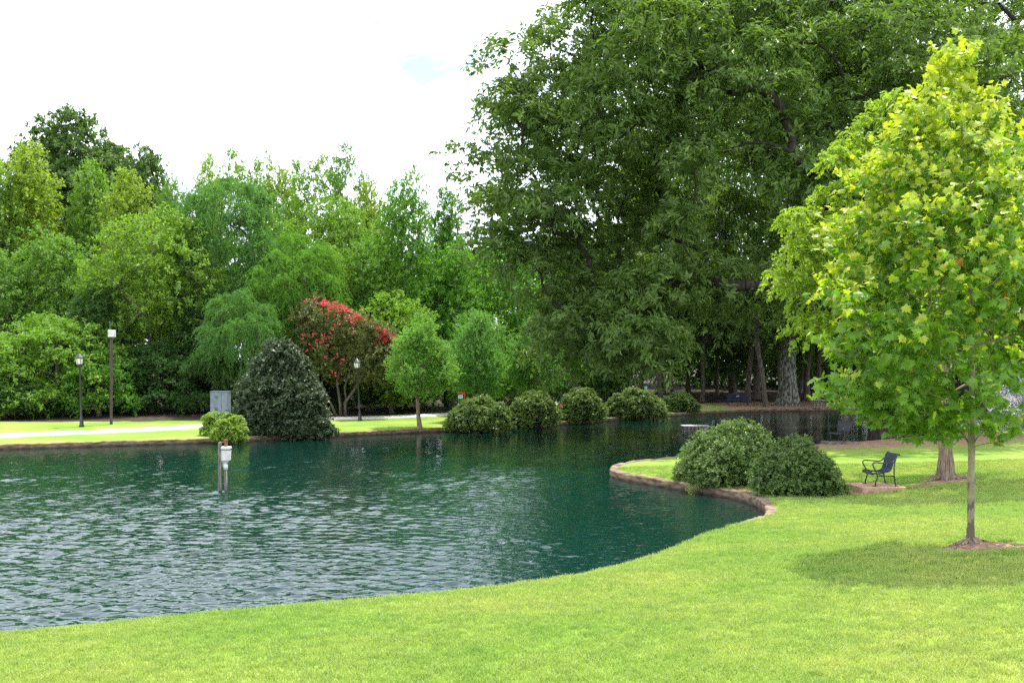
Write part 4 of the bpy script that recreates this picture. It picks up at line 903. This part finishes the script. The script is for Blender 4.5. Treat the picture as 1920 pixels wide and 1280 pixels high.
def outlet():
    x, y = G(1283, 918, 0); o = MB().box((0,0,.02), (.22,.2,.14), bev=.03).build('outlet_stone', M['stone'], None, (x, y, 0)); o.rotation_euler.z = .4; tag(o, 'small pale stone block in the water against the peninsula kerb', 'stone')
outlet()
# ------------------------------------------------------------------ far right bank
def blue_bench():
    d = 80.; x = (1384-960)/F*d; z = H(x, d); o = empty('park_bench', (x, d, z), 'dark blue slatted park bench with small pale plaque in deep shade', 'bench')
    bm = noise_mat('blue_bench_paint', (.012, .02, .06), (.02, .035, .085), 20, .45, bump=0)
    for k in range(5): MB().box((0,-.28+k*.10,.44), (1.6,.075,.03)).build('seat_slat', bm, o)
    for k in range(17): MB().box((-.74+k*.0925,.20,.68), (.045,.02,.42)).build('back_slat', bm, o)
    MB().box((0,.20,.91), (1.62,.04,.06)).build('top_rail', bm, o); MB().box((0,.20,.48), (1.62,.04,.05)).build('bottom_rail', bm, o)
    for s in (-1, 1):
        MB().box((s*.78,-.27,.33), (.06,.06,.66)).build('leg', bm, o); MB().box((s*.78,.21,.45), (.06,.06,.9)).build('leg', bm, o); MB().box((s*.78,-.03,.67), (.07,.58,.04)).build('armrest', bm, o)
    MB().box((0,.175,.76), (.22,.012,.10)).build('plaque', M['stone_cap'], o)
blue_bench()
def stone_pier():
    rng = random.Random(3); d = 77.6; x = (1532-960)/F*d; z = H(x, d+.6); o = empty('stone_pier', (x, d, z-.2), 'low fieldstone pier with a flat grey cap on the far bank', 'pier'); hh = .74
    MB().box((0,0,hh/2), (.66,.56,hh)).build('core', M['cabinet_dark'], o)
    st = MB().box((0,0,0), (1,1,1), bev=.18).build('stone', M['stone'], o); me_ = st.data; first = True
    for r in range(4):
        xx = -.36
        while xx < .34:
            w = rng.uniform(.15, .26); w = min(w, .37-xx); q = st if first else link('stone', me_, o); first = False
            q.location = (xx+w/2, -.29, .10+r*.18); q.scale = (w-.02, .12, .165*rng.uniform(.85, 1)); xx += w
        for yy in (-.12, .12):
            for s in (-1, 1): q = link('stone', me_, o); q.location = (s*.34, yy, .10+r*.18); q.scale = (.12, .22, .16)
    MB().box((0,0,hh+.05), (1.04,.86,.08), bev=.02).build('cap', M['stone_cap'], o)
stone_pier()
def far_post():
    d = 80.; x = (1553-960)/F*d; z = H(x, d); o = empty('dark_post', (x, d, z), 'dark upright post just right of the stone pier', 'post'); MB().lathe((0,0,0), [(.10,0),(.10,.08),(.06,.14),(.05,2.3),(.08,2.34),(.05,2.4)], 8).build('shaft', M['black_iron'], o)
    d = 90.; x = (1590-960)/F*d; z = H(x, d); o = empty('board_ramp', (x, d, z), 'pale tan boarded ramp rising behind the plane tree leaves', 'ramp')
    for k in range(9): q = MB().box((0,0,0), (.86-.006*k,.19,.04), bev=.006).build('board', M['tan_board'], o, (0, k*.12, .25+k*.105)); q.rotation_euler.x = R(41)
    for s in (-1, 1): MB().box((s*.38,.5,.35), (.06,1.0,.7)).build('support', M['tan_board'], o)
    o = empty('white_box_table', ((1604-960)/F*88., 88., H((1604-960)/F*88., 88.)), 'small white board beside the tan ramp', 'board')
    MB().box((0,0,.62), (.42,.05,.34), bev=.005).build('panel', M['white_paint'], o); MB().box((-.15,0,.25), (.04,.04,.5)).build('leg', M['white_paint'], o); MB().box((.15,0,.25), (.04,.04,.5)).build('leg', M['white_paint'], o)
far_post()
def fountain():
    rng = np.random.default_rng(2); d = 62.; x = (1928-960)/F*d; o = empty('fountain', (x, d, 0), 'white fountain spray at the right edge behind the plane tree', 'fountain')
    m, nt, N, L = mat_new('white_spray'); out = N('ShaderNodeOutputMaterial'); a = N('ShaderNodeBsdfDiffuse'); a.inputs[0].default_value = (.86, .88, .9, 1); b = N('ShaderNodeBsdfTranslucent'); b.inputs[0].default_value = (.86, .88, .9, 1)
    mx = N('ShaderNodeMixShader'); mx.inputs[0].default_value = .5; L(a.outputs[0], mx.inputs[1]); L(b.outputs[0], mx.inputs[2]); L(mx.outputs[0], out.inputs[0])
    n = 26000; az = np.round(rng.uniform(0, 40, n))*2*math.pi/40+rng.normal(0, .025, n); t = rng.random(n)**.75; el = rng.choice([1.22, 1.38], n)+rng.normal(0, .012, n); v = np.where(el > 1.3, 8.6, 7.8)+rng.normal(0, .12, n); T_ = 2*v*np.sin(el)/9.8*t
    r = v*np.cos(el)*T_*1.0; z = v*np.sin(el)*T_-4.9*T_**2; sp = .015+.07*t; pos = np.stack([np.cos(az)*r, np.sin(az)*r, np.maximum(z, 0)], 1)+rng.normal(size=(n, 3))*sp[:, None]; pos[:, 2] = np.abs(pos[:, 2])
    vel = np.stack([np.cos(az)*v*np.cos(el), np.sin(az)*v*np.cos(el), v*np.sin(el)-9.8*T_], 1)
    V, Fc = leaves(pos, vel, rng.normal(size=(n, 3)), rng.uniform(.09, .2, n), tmpl_diamond(.35)); tag(link('water_jets', mesh_np('water_jets', V, Fc, m), o), kind='stuff')
    MB().lathe((0,0,-.1), [(.35,0),(.35,.14),(.2,.2),(.1,.3)], 12).build('nozzle', M['cabinet_dark'], o)
fountain()

# ------------------------------------------------------------------ lawn grass
def grass():
    rng = np.random.default_rng(8); tufts = bpy.data.collections.new('grass_tufts')
    for k in range(5):
        n = 22; a = rng.uniform(0, 6.28, n); rr = .075*np.sqrt(rng.random(n)); h = rng.uniform(.018, .042, n); V = []; Fs = []
        for i in range(n):
            bx, by = math.cos(a[i])*rr[i], math.sin(a[i])*rr[i]; l = rng.normal(0, .5, 2); w = .0028; c, s = math.cos(a[i]*3)*w, math.sin(a[i]*3)*w; q = len(V)
            V += [(bx-c, by-s, -.01), (bx+c, by+s, -.01), (bx+l[0]*h[i]*.35+c*.8, by+l[1]*h[i]*.35+s*.8, h[i]*.6), (bx+l[0]*h[i]*.35-c*.8, by+l[1]*h[i]*.35-s*.8, h[i]*.6), (bx+l[0]*h[i]*.95, by+l[1]*h[i]*.95, h[i])]
            Fs += [(q, q+1, q+2), (q, q+2, q+3), (q+3, q+2, q+4)]
        me = mesh_np('grass_tuft', np.array(V), np.array(Fs), M['grass_blade']); tufts.objects.link(bpy.data.objects.new('grass_tuft', me))
    pts = []; scl = []
    for d0, d1, dens, s in [(3.0, 7.5, 330, 1.0), (7.5, 11, 300, 1.05), (11, 15.5, 190, 1.25), (15.5, 22, 125, 1.35), (22, 31, 70, 1.45)]:
        area = (d1-d0)*34; n = int(area*dens); y = rng.uniform(d0, d1, n); x = rng.uniform(-14, 20, n); k = np.abs(x) < y*.56+1.2; p = np.stack([x[k], y[k]], 1)
        dn, _ = seg_dist(p, NEAR); ins = inside(p, POND); ok = (~ins) & (dn > .16)
        # clear soil patches
        for cx, cy, rx, ry in ((6.15,12.75,.75,.5),(8.35,24.35,.5,.4),(10.6,25.35,1.2,.4),(11.5,25.9,.7,.55),(9.16,25.05,.66,.6)): ok &= ((p[:, 0]-cx)/rx)**2+((p[:, 1]-cy)/ry)**2 > 1
        p = p[ok]; pts.append(p); scl.append(np.full(len(p), s)*rng.uniform(.75, 1.3, len(p)))
    p = np.vstack(pts); s = np.concatenate(scl); z = np.concatenate([height(c) for c in np.array_split(p, 12)])
    me = bpy.data.meshes.new('grass'); me.vertices.add(len(p)); me.vertices.foreach_set('co', np.column_stack([p, z]).astype(np.float32).ravel())
    a = me.attributes.new('size', 'FLOAT', 'POINT'); a.data.foreach_set('value', s.astype(np.float32)); me.materials.append(M['grass_blade'])
    o = link('grass', me); tag(o, kind='stuff'); print('tufts', len(p))
    ng = bpy.data.node_groups.new('scatter_grass', 'GeometryNodeTree'); ng.interface.new_socket('Geometry', in_out='INPUT', socket_type='NodeSocketGeometry'); ng.interface.new_socket('Geometry', in_out='OUTPUT', socket_type='NodeSocketGeometry')
    N = ng.nodes.new; L = ng.links.new; gi = N('NodeGroupInput'); go = N('NodeGroupOutput'); m2 = N('GeometryNodeMeshToPoints'); ci = N('GeometryNodeCollectionInfo'); ci.inputs['Collection'].default_value = tufts; ci.inputs['Separate Children'].default_value = True
    io = N('GeometryNodeInstanceOnPoints'); io.inputs['Pick Instance'].default_value = True; rv = N('FunctionNodeRandomValue'); rv.data_type = 'FLOAT_VECTOR'; rv.inputs[1].default_value = (.15, .15, 6.28); na = N('GeometryNodeInputNamedAttribute'); na.data_type = 'FLOAT'; na.inputs[0].default_value = 'size'
    L(gi.outputs[0], m2.inputs[0]); L(m2.outputs[0], io.inputs['Points']); L(ci.outputs[0], io.inputs['Instance']); L(rv.outputs[0], io.inputs['Rotation'])
    L(na.outputs[0], io.inputs['Scale']); L(io.outputs[0], go.inputs[0]); md = o.modifiers.new('scatter', 'NODES'); md.node_group = ng
grass()
